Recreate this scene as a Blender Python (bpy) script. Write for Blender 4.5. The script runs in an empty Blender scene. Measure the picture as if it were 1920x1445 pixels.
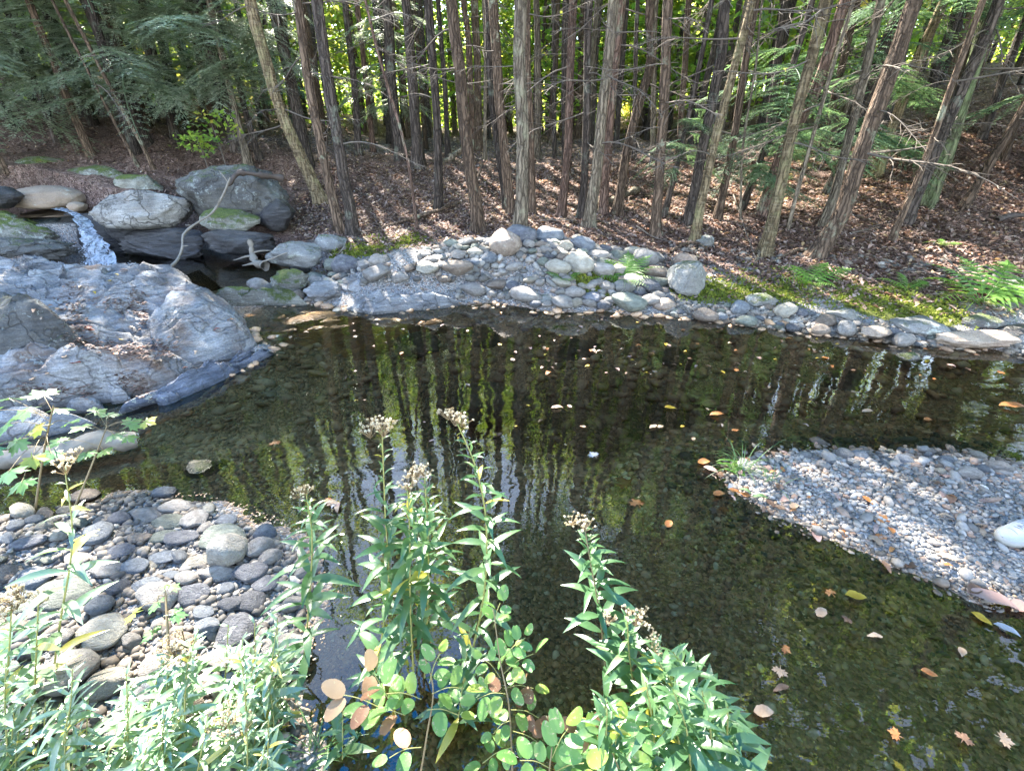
import bpy, bmesh, math, random
import numpy as np
from mathutils import Vector, Matrix, Euler

random.seed(7)
RNG = np.random.default_rng(11)
R = math.radians
C = bpy.context.scene.collection
S = bpy.context.scene

# ------------------------------------------------------------------ camera, sky, sun, exposure
F_PX = 889.0                      # focal length in pixels of the 1920 px wide photograph
PITCH = R(28.6)
CAM = np.array([0.0, 0.0, 1.7])
cam_d = bpy.data.cameras.new('camera')
cam_d.sensor_width = 36.0
cam_d.lens = 36.0 * F_PX / 1920.0
cam_d.clip_start = 0.02
cam_d.clip_end = 600.0
cam = bpy.data.objects.new('camera', cam_d)
C.objects.link(cam)
cam.location = CAM
cam.rotation_euler = (math.pi / 2 - PITCH, 0, 0)
S.camera = cam

SUN_DIR = Vector((-0.354, 0.724, 0.761)).normalized()
SUN_EL = math.asin(SUN_DIR.z)
SUN_AZ = math.atan2(SUN_DIR.x, SUN_DIR.y)
world = bpy.data.worlds.new('World')
S.world = world
world.use_nodes = True
wt = world.node_tree
bg = wt.nodes['Background']
sky = wt.nodes.new('ShaderNodeTexSky')
sky.sky_type = 'NISHITA'
sky.sun_disc = False
sky.sun_elevation = SUN_EL
sky.sun_rotation = SUN_AZ
sky.air_density = 1.0
sky.dust_density = 0.0
sky.ozone_density = 1.5
hs = wt.nodes.new('ShaderNodeHueSaturation')
# the clear sky is a deeper blue overhead than near the horizon
sep = wt.nodes.new('ShaderNodeSeparateXYZ')
tcw = wt.nodes.new('ShaderNodeTexCoord')
mr = wt.nodes.new('ShaderNodeMapRange')
mr.interpolation_type = 'SMOOTHSTEP'
for k_, v_ in ((1, 0.80), (2, 0.92), (3, 0.68), (4, 1.9)):
    mr.inputs[k_].default_value = v_
wt.links.new(tcw.outputs['Generated'], sep.inputs[0])
wt.links.new(sep.outputs[2], mr.inputs[0])
wt.links.new(mr.outputs[0], hs.inputs['Saturation'])
wt.links.new(sky.outputs['Color'], hs.inputs['Color'])
wt.links.new(hs.outputs['Color'], bg.inputs['Color'])
bg.inputs['Strength'].default_value = 0.125

sun_d = bpy.data.lights.new('sun', 'SUN')
sun_d.energy = 5.0
sun_d.angle = R(0.53)
sun_d.color = (1.0, 0.93, 0.82)
sun = bpy.data.objects.new('sun', sun_d)
C.objects.link(sun)
sun.rotation_euler = SUN_DIR.to_track_quat('Z', 'Y').to_euler()

S.view_settings.view_transform = 'Standard'
S.view_settings.look = 'None'
S.view_settings.exposure = 3.45
S.view_settings.gamma = 1.0
S.view_settings.use_curve_mapping = False
S.render.engine = 'CYCLES'
cy = S.cycles
cy.max_bounces = 8
cy.diffuse_bounces = 3
cy.glossy_bounces = 3
cy.transmission_bounces = 4
cy.transparent_max_bounces = 8
cy.caustics_reflective = False
cy.caustics_refractive = False
cy.sample_clamp_indirect = 4.0
cy.use_denoising = True
try:
    cy.denoiser = 'OPENIMAGEDENOISE'
    cy.denoising_input_passes = 'RGB_ALBEDO_NORMAL'
except Exception:
    pass

# ------------------------------------------------------------------ projection helpers
CP, SP = math.cos(PITCH), math.sin(PITCH)
FWD = np.array([0, CP, -SP])

def ray(u, v):
    x = (u - 960.0) / F_PX
    y = (722.5 - v) / F_PX
    return np.array([x, CP + y * SP, -SP + y * CP])

def at_z(u, v, z):
    d = ray(u, v)
    return CAM + d * ((z - CAM[2]) / d[2])

def at_y(u, v, y):
    d = ray(u, v)
    return CAM + d * (y / d[1])

def depth(p):
    return float(np.dot(np.asarray(p) - CAM, FWD))

def proj(p):
    q = np.asarray(p) - CAM
    w = q @ FWD
    return 960 + F_PX * q[..., 0] / w, 722.5 - F_PX * (q @ np.array([0, SP, CP])) / w

# ------------------------------------------------------------------ numpy noise
def _h(ix, iy, iz):
    n = (ix * 374761393 + iy * 668265263 + iz * 2147483647 * 31) & 0xffffffff
    n = ((n ^ (n >> 13)) * 1274126177) & 0xffffffff
    n = (n ^ (n >> 16)) & 0xffffffff
    return n / 4294967295.0 * 2 - 1

def vnoise(p):
    p = np.asarray(p, float)
    i = np.floor(p).astype(np.int64)
    f = p - i
    f = f * f * f * (f * (f * 6 - 15) + 10)
    x, y, z = i[..., 0], i[..., 1], i[..., 2]
    r = 0
    for dx in (0, 1):
        wx = f[..., 0] if dx else 1 - f[..., 0]
        for dy in (0, 1):
            wy = f[..., 1] if dy else 1 - f[..., 1]
            for dz in (0, 1):
                wz = f[..., 2] if dz else 1 - f[..., 2]
                r = r + wx * wy * wz * _h(x + dx, y + dy, z + dz)
    return r

def fbm(p, o=4, lac=2.03, g=0.5):
    p = np.asarray(p, float)
    a, r = 1.0, 0.0
    for k in range(o):
        r = r + a * vnoise(p * lac ** k + 17.3 * k)
        a *= g
    return r

def sstep(a, b, x):
    t = np.clip((x - a) / (b - a), 0, 1)
    return t * t * (3 - 2 * t)

# ------------------------------------------------------------------ mesh helpers
def fast_mesh(name, verts, faces, mats, smooth=True, attrs=None):
    """verts (N,3), faces (M,K) all the same K"""
    me = bpy.data.meshes.new(name)
    verts = np.ascontiguousarray(verts, np.float32)
    faces = np.ascontiguousarray(faces, np.int32)
    n, k = faces.shape
    me.vertices.add(len(verts))
    me.vertices.foreach_set('co', verts.ravel())
    me.loops.add(n * k)
    me.loops.foreach_set('vertex_index', faces.ravel())
    me.polygons.add(n)
    me.polygons.foreach_set('loop_start', np.arange(0, n * k, k, dtype=np.int32))
    me.polygons.foreach_set('loop_total', np.full(n, k, np.int32))
    if smooth:
        me.polygons.foreach_set('use_smooth', np.ones(n, bool))
    for m in (mats if isinstance(mats, (list, tuple)) else [mats]):
        me.materials.append(m)
    me.update(calc_edges=True)
    for a, vals in (attrs or {}).items():
        at = me.attributes.new(a, 'FLOAT', 'POINT')
        at.data.foreach_set('value', np.ascontiguousarray(vals, np.float32))
    return me

class Acc:
    """collects pieces with equal face size and builds one mesh"""
    def __init__(self):
        self.v, self.f, self.t, self.n = [], [], [], 0
    def add(self, v, f, tone=0.0):
        v = np.asarray(v, float)
        self.v.append(v)
        self.f.append(np.asarray(f, int) + self.n)
        self.t.append(np.full(len(v), tone))
        self.n += len(v)
    def mesh(self, name, m, smooth=True):
        return fast_mesh(name, np.vstack(self.v), np.vstack(self.f), m, smooth, {'tone': np.concatenate(self.t)})

def put(name, me, loc=(0, 0, 0), rot=(0, 0, 0), scale=(1, 1, 1), parent=None):
    o = bpy.data.objects.new(name, me)
    C.objects.link(o)
    o.location = loc
    o.rotation_euler = rot
    o.scale = scale if hasattr(scale, '__len__') else (scale,) * 3
    if parent is not None:
        o.parent = parent
    return o

def tag(o, label=None, cat=None, group=None, kind=None):
    if label: o['label'] = label
    if cat: o['category'] = cat
    if group: o['group'] = group
    if kind: o['kind'] = kind
    return o

def empty(name, loc, label, cat, group=None, rz=0):
    o = bpy.data.objects.new(name, None)
    C.objects.link(o)
    o.empty_display_size = 0.1
    o.location = loc
    o.rotation_euler = (0, 0, rz)
    return tag(o, label, cat, group)

def frames(pts):
    pts = np.asarray(pts, float)
    t = np.gradient(pts, axis=0)
    t /= np.linalg.norm(t, axis=1)[:, None] + 1e-9
    ref = np.array([0.0, 0, 1]) if abs(t[:, 2]).mean() < 0.8 else np.array([1.0, 0, 0])
    a = np.cross(t, ref)
    a /= np.linalg.norm(a, axis=1)[:, None] + 1e-9
    b = np.cross(t, a)
    return t, a, b

def tube(pts, rad, seg=6, cap=True, rfun=None):
    pts = np.asarray(pts, float)
    n = len(pts)
    rad = np.broadcast_to(np.asarray(rad, float), (n,))
    _, a, b = frames(pts)
    th = np.linspace(0, 2 * math.pi, seg, endpoint=False)
    rr = np.repeat(rad[:, None], seg, 1)
    if rfun is not None:
        rr = rfun(pts, th, rr)
    v = pts[:, None, :] + rr[..., None] * (np.cos(th)[None, :, None] * a[:, None, :] + np.sin(th)[None, :, None] * b[:, None, :])
    v = v.reshape(-1, 3)
    i = np.arange(n - 1)[:, None] * seg
    j = np.arange(seg)[None, :]
    k = (j + 1) % seg
    f = np.stack([i + j, i + k, i + seg + k, i + seg + j], -1).reshape(-1, 4)
    return v, f

def smooth_path(pts, n):
    """Catmull-Rom through pts, n samples"""
    pts = np.asarray(pts, float)
    if len(pts) == 2:
        return pts[0] + (pts[1] - pts[0]) * np.linspace(0, 1, n)[:, None]
    P = np.vstack([2 * pts[0] - pts[1], pts, 2 * pts[-1] - pts[-2]])
    m = len(pts) - 1
    out = []
    for s in np.linspace(0, m - 1e-6, n):
        i = int(s); t = s - i
        p0, p1, p2, p3 = P[i], P[i + 1], P[i + 2], P[i + 3]
        out.append(0.5 * ((2 * p1) + (-p0 + p2) * t + (2 * p0 - 5 * p1 + 4 * p2 - p3) * t * t + (-p0 + 3 * p1 - 3 * p2 + p3) * t ** 3))
    return np.array(out)

_ico = {}
def ico(sub):
    if sub not in _ico:
        bm = bmesh.new()
        bmesh.ops.create_icosphere(bm, subdivisions=sub, radius=1.0)
        bm.verts.ensure_lookup_table()
        _ico[sub] = (np.array([v.co[:] for v in bm.verts]), np.array([[v.index for v in f.verts] for f in bm.faces]))
        bm.free()
    return _ico[sub]

def unit(v):
    v = np.asarray(v, float)
    return v / (np.linalg.norm(v) + 1e-9)

# ------------------------------------------------------------------ node helpers and materials
def nd(nt, t, ins=None, **props):
    n = nt.nodes.new(t)
    for k, v in props.items():
        setattr(n, k, v)
    for k, v in (ins or {}).items():
        s = n.inputs[k]
        if isinstance(v, bpy.types.NodeSocket):
            nt.links.new(v, s)
        else:
            if s.type == 'RGBA' and len(v) == 3:
                v = (*v, 1)
            s.default_value = v
    return n

def new_mat(name):
    m = bpy.data.materials.new(name)
    m.use_nodes = True
    nt = m.node_tree
    nt.nodes.clear()
    out = nt.nodes.new('ShaderNodeOutputMaterial')
    return m, nt, out

def ramp(nt, fac, stops, interp='LINEAR'):
    n = nt.nodes.new('ShaderNodeValToRGB')
    cr = n.color_ramp
    cr.interpolation = interp
    while len(cr.elements) < len(stops):
        cr.elements.new(0.5)
    for e, (p, c) in zip(cr.elements, stops):
        e.position = p
        e.color = (*c, 1) if len(c) == 3 else c
    nt.links.new(fac, n.inputs[0])
    return n.outputs[0]

def mix(nt, fac, a, b, blend='MIX'):
    n = nt.nodes.new('ShaderNodeMix')
    n.data_type = 'RGBA'
    n.blend_type = blend
    for sock, v in ((n.inputs[0], fac), (n.inputs[6], a), (n.inputs[7], b)):
        if isinstance(v, bpy.types.NodeSocket):
            nt.links.new(v, sock)
        else:
            sock.default_value = (*v, 1) if hasattr(v, '__len__') and len(v) == 3 else v
    return n.outputs[2]

def math_n(nt, op, a, b=0.0, clamp=False):
    n = nt.nodes.new('ShaderNodeMath')
    n.operation = op
    n.use_clamp = clamp
    for s, v in ((n.inputs[0], a), (n.inputs[1], b)):
        if isinstance(v, bpy.types.NodeSocket):
            nt.links.new(v, s)
        else:
            s.default_value = v
    return n.outputs[0]

def obj_coords(nt, scale=(1, 1, 1), rot=(0, 0, 0), world_space=False):
    if world_space:
        src = nd(nt, 'ShaderNodeNewGeometry').outputs['Position']
    else:
        tc = nd(nt, 'ShaderNodeTexCoord').outputs['Object']
        oi = nd(nt, 'ShaderNodeObjectInfo').outputs['Random']
        src = nd(nt, 'ShaderNodeVectorMath', {0: tc, 1: nd(nt, 'ShaderNodeCombineXYZ', {0: math_n(nt, 'MULTIPLY', oi, 31.0), 1: math_n(nt, 'MULTIPLY', oi, 17.0)}).outputs[0]}, operation='ADD').outputs[0]
    return nd(nt, 'ShaderNodeMapping', {'Vector': src, 'Scale': scale, 'Rotation': rot}).outputs[0]

def noise(nt, vec, scale, detail=4, rough=0.55, dist=0.0, out='Fac'):
    return nd(nt, 'ShaderNodeTexNoise', {'Vector': vec, 'Scale': scale, 'Detail': detail, 'Roughness': rough, 'Distortion': dist}).outputs[out]

def bump(nt, h, strength, dist, normal=None):
    ins = {'Height': h, 'Strength': strength, 'Distance': dist}
    if normal is not None:
        ins['Normal'] = normal
    return nd(nt, 'ShaderNodeBump', ins).outputs[0]

def rock_mat(name, a, b, lichen=0.0, moss=0.0, strata=0.0, rough=0.8, speck=0.35, world_space=True, vary=0.5, sc=1.0, lich_col=(0.42, 0.45, 0.40), rust=0.0, rot=(0.2, 0.35, 0.6), crack=0.0):
    m, nt, out = new_mat(name)
    co = obj_coords(nt, (sc,) * 3, world_space=world_space)
    n1 = noise(nt, co, 3.0, 5)
    col = mix(nt, ramp(nt, n1, [(0.32, (0, 0, 0)), (0.68, (1, 1, 1))]), a, b)
    sp = noise(nt, co, 85.0, 2)
    col = mix(nt, speck, col, ramp(nt, sp, [(0.3, (0.25,) * 3), (0.5, (0.5,) * 3), (0.72, (0.95,) * 3)]), 'OVERLAY')
    h = math_n(nt, 'ADD', math_n(nt, 'MULTIPLY', noise(nt, co, 9.0, 8, 0.62), 0.75), math_n(nt, 'MULTIPLY', sp, 0.05))
    if strata:
        cs = obj_coords(nt, (1.0 * sc, 1.0 * sc, 7.0 * sc), rot, world_space)
        st = noise(nt, cs, 5.5, 7, 0.68, 0.9)
        col = mix(nt, 0.32 * strata, col, ramp(nt, st, [(0.36, (0.12,) * 3), (0.5, (0.5,) * 3), (0.64, (0.9,) * 3)]), 'OVERLAY')
        h = math_n(nt, 'ADD', h, math_n(nt, 'MULTIPLY', st, 1.3 * strata))
    if crack:
        vo = nd(nt, 'ShaderNodeTexVoronoi', {'Vector': nd(nt, 'ShaderNodeVectorMath', {0: co, 1: noise(nt, co, 2.5, 3, out='Color')}, operation='ADD').outputs[0], 'Scale': 1.9}, feature='DISTANCE_TO_EDGE').outputs['Distance']
        ck = ramp(nt, vo, [(0.0, (0, 0, 0)), (0.035, (1, 1, 1))])
        col = mix(nt, math_n(nt, 'MULTIPLY', math_n(nt, 'SUBTRACT', 1.0, ck), crack), col, (0.02, 0.017, 0.014))
        h = math_n(nt, 'ADD', h, math_n(nt, 'MULTIPLY', ck, 0.5 * crack))
    if rust:
        rs = ramp(nt, noise(nt, co, 2.2, 6, 0.6, 0.6), [(0.60 - 0.15 * rust, (0, 0, 0)), (0.74, (1, 1, 1))])
        col = mix(nt, math_n(nt, 'MULTIPLY', rs, 0.7), col, (0.17, 0.09, 0.045))
    if lichen:
        lf = math_n(nt, 'ADD', math_n(nt, 'MULTIPLY', noise(nt, co, 5.0, 3, 0.6), 0.5), math_n(nt, 'MULTIPLY', noise(nt, co, 34.0, 5, 0.68, 0.8), 0.5))
        lm = ramp(nt, lf, [(0.60 - 0.10 * lichen, (0, 0, 0)), (0.63 - 0.09 * lichen, (1, 1, 1))])
        col = mix(nt, math_n(nt, 'MULTIPLY', lm, 0.7), col, lich_col)
    if moss:
        nz = nd(nt, 'ShaderNodeSeparateXYZ', {0: nd(nt, 'ShaderNodeNewGeometry').outputs['Normal']}).outputs[2]
        mf = math_n(nt, 'ADD', math_n(nt, 'MULTIPLY', nz, 0.22), math_n(nt, 'ADD', math_n(nt, 'MULTIPLY', noise(nt, co, 3.6, 8, 0.72, 0.5), 0.75), math_n(nt, 'MULTIPLY', noise(nt, co, 30, 4, 0.7), 0.25)))
        mm = ramp(nt, mf, [(0.78 - 0.20 * moss, (0, 0, 0)), (0.90 - 0.20 * moss, (1, 1, 1))])
        mc = mix(nt, noise(nt, co, 20, 3), (0.035, 0.06, 0.012), (0.12, 0.15, 0.03))
        col = mix(nt, mm, col, mc)
        h = math_n(nt, 'ADD', h, math_n(nt, 'MULTIPLY', math_n(nt, 'MULTIPLY', mm, noise(nt, co, 60, 3)), 0.8))
    if vary:
        oi = nd(nt, 'ShaderNodeObjectInfo').outputs['Random']
        v = nd(nt, 'ShaderNodeMapRange', {0: oi, 3: 1 - vary * 0.55, 4: 1 + vary * 0.45}).outputs[0]
        col = mix(nt, 1.0, col, nd(nt, 'ShaderNodeCombineColor', {0: v, 1: v, 2: v}).outputs[0], 'MULTIPLY')
    # wet dark band where the stone meets the water
    pz = nd(nt, 'ShaderNodeSeparateXYZ', {0: nd(nt, 'ShaderNodeNewGeometry').outputs['Position']}).outputs[2]
    wet = ramp(nt, math_n(nt, 'ADD', pz, math_n(nt, 'MULTIPLY', noise(nt, co, 6, 3), 0.03)), [(0.028, (1, 1, 1)), (0.05, (0, 0, 0))])
    col = mix(nt, math_n(nt, 'MULTIPLY', wet, 0.62), col, mix(nt, 1.0, col, (0.42, 0.36, 0.28), 'MULTIPLY'))
    rg = nd(nt, 'ShaderNodeMapRange', {0: wet, 3: rough, 4: 0.35}).outputs[0]
    p = nd(nt, 'ShaderNodeBsdfPrincipled', {'Base Color': col, 'Roughness': rg, 'Normal': bump(nt, h, 1.0, 0.035 / sc)})
    p.inputs['Specular IOR Level'].default_value = 0.4
    nt.links.new(p.outputs[0], out.inputs[0])
    return m

def tone_mat(name, stops, rough=0.75, mottled=60.0, bumpd=0.004, wetmul=None, spec=0.4, trans=None):
    """colour from the per-piece 'tone' attribute"""
    m, nt, out = new_mat(name)
    at = nd(nt, 'ShaderNodeAttribute', attribute_name='tone').outputs['Fac']
    col = ramp(nt, at, stops)
    co = obj_coords(nt, world_space=True)
    if 'stones' in name:   # dull algae and silt film in blotches
        col = mix(nt, ramp(nt, noise(nt, co, 1.7, 6, 0.65), [(0.45, (0, 0, 0)), (0.62, (0.75,) * 3)]), col, mix(nt, 0.5, col, (0.11, 0.075, 0.045)))
    if 'stones' in name:   # wet where the water reaches
        pz = nd(nt, 'ShaderNodeSeparateXYZ', {0: co}).outputs[2]
        wet = ramp(nt, math_n(nt, 'ADD', pz, math_n(nt, 'MULTIPLY', noise(nt, co, 5, 3), 0.03)), [(0.024, (1, 1, 1)), (0.046, (0, 0, 0))])
        col = mix(nt, math_n(nt, 'MULTIPLY', wet, 0.0 if 'bed' in name else 0.75), col, mix(nt, 1.0, col, (0.40, 0.33, 0.24), 'MULTIPLY'))
    nn = noise(nt, co, mottled, 4)
    col = mix(nt, 0.45, col, ramp(nt, nn, [(0.3, (0.25,) * 3), (0.7, (0.78,) * 3)]), 'OVERLAY')
    ins = {'Base Color': col, 'Roughness': rough}
    if bumpd:
        ins['Normal'] = bump(nt, nn, 0.6, bumpd)
    p = nd(nt, 'ShaderNodeBsdfPrincipled', ins)
    p.inputs['Specular IOR Level'].default_value = spec
    sh = p.outputs[0]
    if trans:
        t = nd(nt, 'ShaderNodeBsdfTranslucent', {'Color': mix(nt, 1.0, col, trans, 'MULTIPLY')})
        sh = nd(nt, 'ShaderNodeMixShader', {0: 0.35, 1: sh, 2: t.outputs[0]}).outputs[0]
    nt.links.new(sh, out.inputs[0])
    return m

def bark_mat(name, a, b, scale=1.0, lichen=0.2, lcol=(0.30, 0.33, 0.24), peel=0.0):
    m, nt, out = new_mat(name)
    c1 = obj_coords(nt, (13 * scale, 13 * scale, 1.8 * scale))
    c2 = obj_coords(nt)
    fu = noise(nt, c1, 1.6, 8, 0.7, 0.8)
    vo = nd(nt, 'ShaderNodeTexVoronoi', {'Vector': nd(nt, 'ShaderNodeVectorMath', {0: c1, 1: noise(nt, c2, 6.0, 3, out='Color')}, operation='ADD').outputs[0], 'Scale': 1.7}, feature='DISTANCE_TO_EDGE').outputs['Distance']
    cr = ramp(nt, vo, [(0.0, (0.15,) * 3), (0.22, (1, 1, 1))])
    col = mix(nt, ramp(nt, fu, [(0.30, (0, 0, 0)), (0.70, (1, 1, 1))]), a, b)
    col = mix(nt, 0.75, col, cr, 'MULTIPLY')
    if peel:
        pc = obj_coords(nt, (5, 5, 26))
        pn = ramp(nt, noise(nt, pc, 1.6, 5, 0.65), [(0.50, (0, 0, 0)), (0.60, (1, 1, 1))])
        col = mix(nt, math_n(nt, 'MULTIPLY', pn, peel), col, (0.36, 0.30, 0.20))
    ln = ramp(nt, noise(nt, c2, 3.4, 7, 0.72), [(0.60 - 0.2 * lichen, (0, 0, 0)), (0.68 - 0.1 * lichen, (1, 1, 1))])
    col = mix(nt, math_n(nt, 'MULTIPLY', ln, 0.6), col, lcol)
    oi = nd(nt, 'ShaderNodeObjectInfo').outputs['Random']
    v = nd(nt, 'ShaderNodeMapRange', {0: oi, 3: 0.75, 4: 1.25}).outputs[0]
    col = mix(nt, 1.0, col, nd(nt, 'ShaderNodeCombineColor', {0: v, 1: v, 2: v}).outputs[0], 'MULTIPLY')
    h = math_n(nt, 'ADD', fu, math_n(nt, 'MULTIPLY', cr, 0.7))
    p = nd(nt, 'ShaderNodeBsdfPrincipled', {'Base Color': col, 'Roughness': 0.9, 'Normal': bump(nt, h, 1.0, 0.03)})
    p.inputs['Specular IOR Level'].default_value = 0.2
    nt.links.new(p.outputs[0], out.inputs[0])
    return m

def leaf_mat(name, stops, trans_stops, tw=0.4, rough=0.42, spec=0.5, holes=0.0, vein=0.0):
    m, nt, out = new_mat(name)
    at = nd(nt, 'ShaderNodeAttribute', attribute_name='tone').outputs['Fac']
    co = obj_coords(nt)
    n = noise(nt, co, 14.0, 3)
    f = math_n(nt, 'ADD', at, math_n(nt, 'MULTIPLY', math_n(nt, 'SUBTRACT', n, 0.5), 0.35), True)
    col = ramp(nt, f, stops)
    tcol = ramp(nt, f, trans_stops)
    if holes:
        hn = ramp(nt, noise(nt, co, 75.0, 4, 0.7, 0.5), [(0.66 - 0.1 * holes, (0, 0, 0)), (0.70 - 0.08 * holes, (1, 1, 1))])
        col = mix(nt, hn, col, (0.42, 0.36, 0.2))
        tcol = mix(nt, hn, tcol, (0.5, 0.4, 0.2))
    p = nd(nt, 'ShaderNodeBsdfPrincipled', {'Base Color': col, 'Roughness': rough, 'Normal': bump(nt, noise(nt, co, 90, 2), 0.25, 0.004)})
    p.inputs['Specular IOR Level'].default_value = spec
    t = nd(nt, 'ShaderNodeBsdfTranslucent', {'Color': tcol})
    nt.links.new(nd(nt, 'ShaderNodeMixShader', {0: tw, 1: p.outputs[0], 2: t.outputs[0]}).outputs[0], out.inputs[0])
    return m

def plain_mat(name, a, b, scale=20.0, rough=0.6, bd=0.002, spec=0.4):
    m, nt, out = new_mat(name)
    co = obj_coords(nt)
    n = noise(nt, co, scale, 4)
    p = nd(nt, 'ShaderNodeBsdfPrincipled', {'Base Color': mix(nt, n, a, b), 'Roughness': rough, 'Normal': bump(nt, n, 0.5, bd)})
    p.inputs['Specular IOR Level'].default_value = spec
    nt.links.new(p.outputs[0], out.inputs[0])
    return m

M = {}
M['ledge'] = rock_mat('blue grey schist', (0.10, 0.10, 0.105), (0.31, 0.31, 0.315), lichen=0.15, strata=1.0, rust=0.45, vary=0, lich_col=(0.36, 0.37, 0.355), crack=0.55)
M['ledge_wet'] = rock_mat('slick blue schist', (0.07, 0.083, 0.115), (0.185, 0.205, 0.26), lichen=0.08, strata=1.0, rough=0.45, vary=0, crack=0.3)
M['lichen_rock'] = rock_mat('lichened rock', (0.035, 0.034, 0.033), (0.11, 0.108, 0.10), lichen=0.35, strata=0.7, moss=0.35, vary=0.2, lich_col=(0.25, 0.27, 0.25), crack=0.7)
M['pale_rock'] = rock_mat('pale crag', (0.15, 0.14, 0.13), (0.36, 0.35, 0.33), lichen=0.55, strata=0.8, vary=0.1, lich_col=(0.06, 0.055, 0.05), crack=0.8)
M['dark_rock'] = rock_mat('dark wet rock', (0.018, 0.017, 0.018), (0.06, 0.058, 0.06), strata=0.9, rough=0.35, vary=0.2)
M['brown_rock'] = rock_mat('brown boulder', (0.20, 0.15, 0.11), (0.32, 0.25, 0.19), speck=0.25, lichen=0.1, vary=0.2)
M['moss_rock'] = rock_mat('mossy rock', (0.10, 0.10, 0.09), (0.24, 0.24, 0.21), lichen=0.4, strata=0.8, moss=1.05, vary=0.2)
M['grey_rock'] = rock_mat('grey rock', (0.10, 0.102, 0.10), (0.25, 0.25, 0.245), lichen=0.3, strata=0.5, moss=0.35, vary=0.25)
M['bank_rock'] = rock_mat('bank rock', (0.08, 0.078, 0.072), (0.21, 0.205, 0.19), lichen=0.35, strata=0.35, moss=0.5, vary=0.4)
M['tan_rock'] = rock_mat('tan rock', (0.22, 0.16, 0.12), (0.36, 0.29, 0.23), strata=0.5, vary=0.3)
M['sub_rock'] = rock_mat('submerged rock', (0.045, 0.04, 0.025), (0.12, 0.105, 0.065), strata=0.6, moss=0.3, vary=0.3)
M['amber_rock'] = rock_mat('amber bedrock', (0.20, 0.10, 0.035), (0.55, 0.30, 0.11), strata=1.0, vary=0)
COB = {}
for nm, a, b in (('blue grey', (0.11, 0.122, 0.14), (0.215, 0.233, 0.26)), ('dark slate', (0.07, 0.072, 0.085), (0.15, 0.152, 0.17)),
                 ('warm grey', (0.20, 0.18, 0.165), (0.34, 0.315, 0.29)), ('pale tan', (0.23, 0.205, 0.165), (0.36, 0.33, 0.275)),
                 ('brown', (0.15, 0.115, 0.09), (0.26, 0.21, 0.17)), ('greenish grey', (0.13, 0.142, 0.118), (0.24, 0.255, 0.215))):
    COB[nm] = rock_mat(nm + ' cobble', a, b, speck=0.4, world_space=False, vary=0.45, strata=0.25 if 'grey' in nm else 0.0, lichen=0.08)
M['pale_stone'] = rock_mat('pale granite', (0.25, 0.23, 0.20), (0.38, 0.355, 0.31), speck=0.6, world_space=False, vary=0)
M['gravel'] = tone_mat('gravel bar stones', [(0.0, (0.075, 0.072, 0.068)), (0.3, (0.155, 0.15, 0.143)), (0.55, (0.24, 0.235, 0.228)), (0.75, (0.27, 0.23, 0.195)), (0.9, (0.21, 0.13, 0.09)), (1.0, (0.40, 0.385, 0.365))])
M['bedstones'] = tone_mat('stream bed stones', [(0.0, (0.14, 0.090, 0.055)), (0.35, (0.31, 0.20, 0.124)), (0.65, (0.46, 0.305, 0.19)), (0.85, (0.40, 0.24, 0.13)), (1.0, (0.58, 0.49, 0.37))], 0.6)
M['smallstones'] = tone_mat('small bank stones', [(0.0, (0.06, 0.058, 0.055)), (0.4, (0.13, 0.128, 0.12)), (0.7, (0.22, 0.21, 0.195)), (0.85, (0.19, 0.14, 0.105)), (1.0, (0.36, 0.35, 0.33))])
M['bankfill'] = tone_mat('dark fill stones', [(0.0, (0.04, 0.037, 0.035)), (0.5, (0.10, 0.093, 0.085)), (0.8, (0.16, 0.135, 0.11)), (1.0, (0.26, 0.25, 0.23))])
M['litter'] = tone_mat('dead leaves', [(0.0, (0.06, 0.036, 0.028)), (0.25, (0.14, 0.086, 0.067)), (0.5, (0.24, 0.155, 0.125)), (0.72, (0.33, 0.235, 0.20)), (0.88, (0.43, 0.335, 0.295)), (0.97, (0.42, 0.30, 0.14)), (1.0, (0.52, 0.47, 0.43))], 0.7, 40, 0, trans=(0.9, 0.75, 0.62))
M['bark_brown'] = bark_mat('brown bark', (0.06, 0.042, 0.030), (0.20, 0.14, 0.10), lichen=0.12)
M['bark_grey'] = bark_mat('grey bark', (0.095, 0.075, 0.055), (0.29, 0.24, 0.18), lichen=0.3, lcol=(0.30, 0.29, 0.20))
M['bark_dark'] = bark_mat('dark bark', (0.035, 0.028, 0.024), (0.125, 0.10, 0.085), lichen=0.2, lcol=(0.17, 0.19, 0.15))
M['bark_birch'] = bark_mat('yellow birch bark', (0.10, 0.07, 0.04), (0.27, 0.21, 0.125), lichen=0.35, lcol=(0.25, 0.24, 0.12), peel=0.35)
M['bark_red'] = bark_mat('reddish bark', (0.10, 0.06, 0.045), (0.27, 0.18, 0.14), lichen=0.15)
M['bark_green'] = bark_mat('mossy bark', (0.07, 0.07, 0.04), (0.20, 0.21, 0.12), lichen=0.6, lcol=(0.16, 0.22, 0.10))
M['twig'] = plain_mat('dead twig', (0.055, 0.045, 0.037), (0.15, 0.125, 0.105), 30, 0.9)
M['driftwood'] = plain_mat('driftwood', (0.10, 0.085, 0.07), (0.25, 0.225, 0.19), 25, 0.85, 0.006)
M['darklog'] = plain_mat('dark log', (0.025, 0.02, 0.018), (0.08, 0.06, 0.05), 18, 0.8, 0.008)
M['hemlock'] = leaf_mat('hemlock needles', [(0, (0.04, 0.09, 0.052)), (0.5, (0.08, 0.15, 0.085)), (1, (0.15, 0.22, 0.13))], [(0, (0.13, 0.28, 0.10)), (1, (0.30, 0.46, 0.17))], 0.38, 0.45, 0.5)
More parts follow.
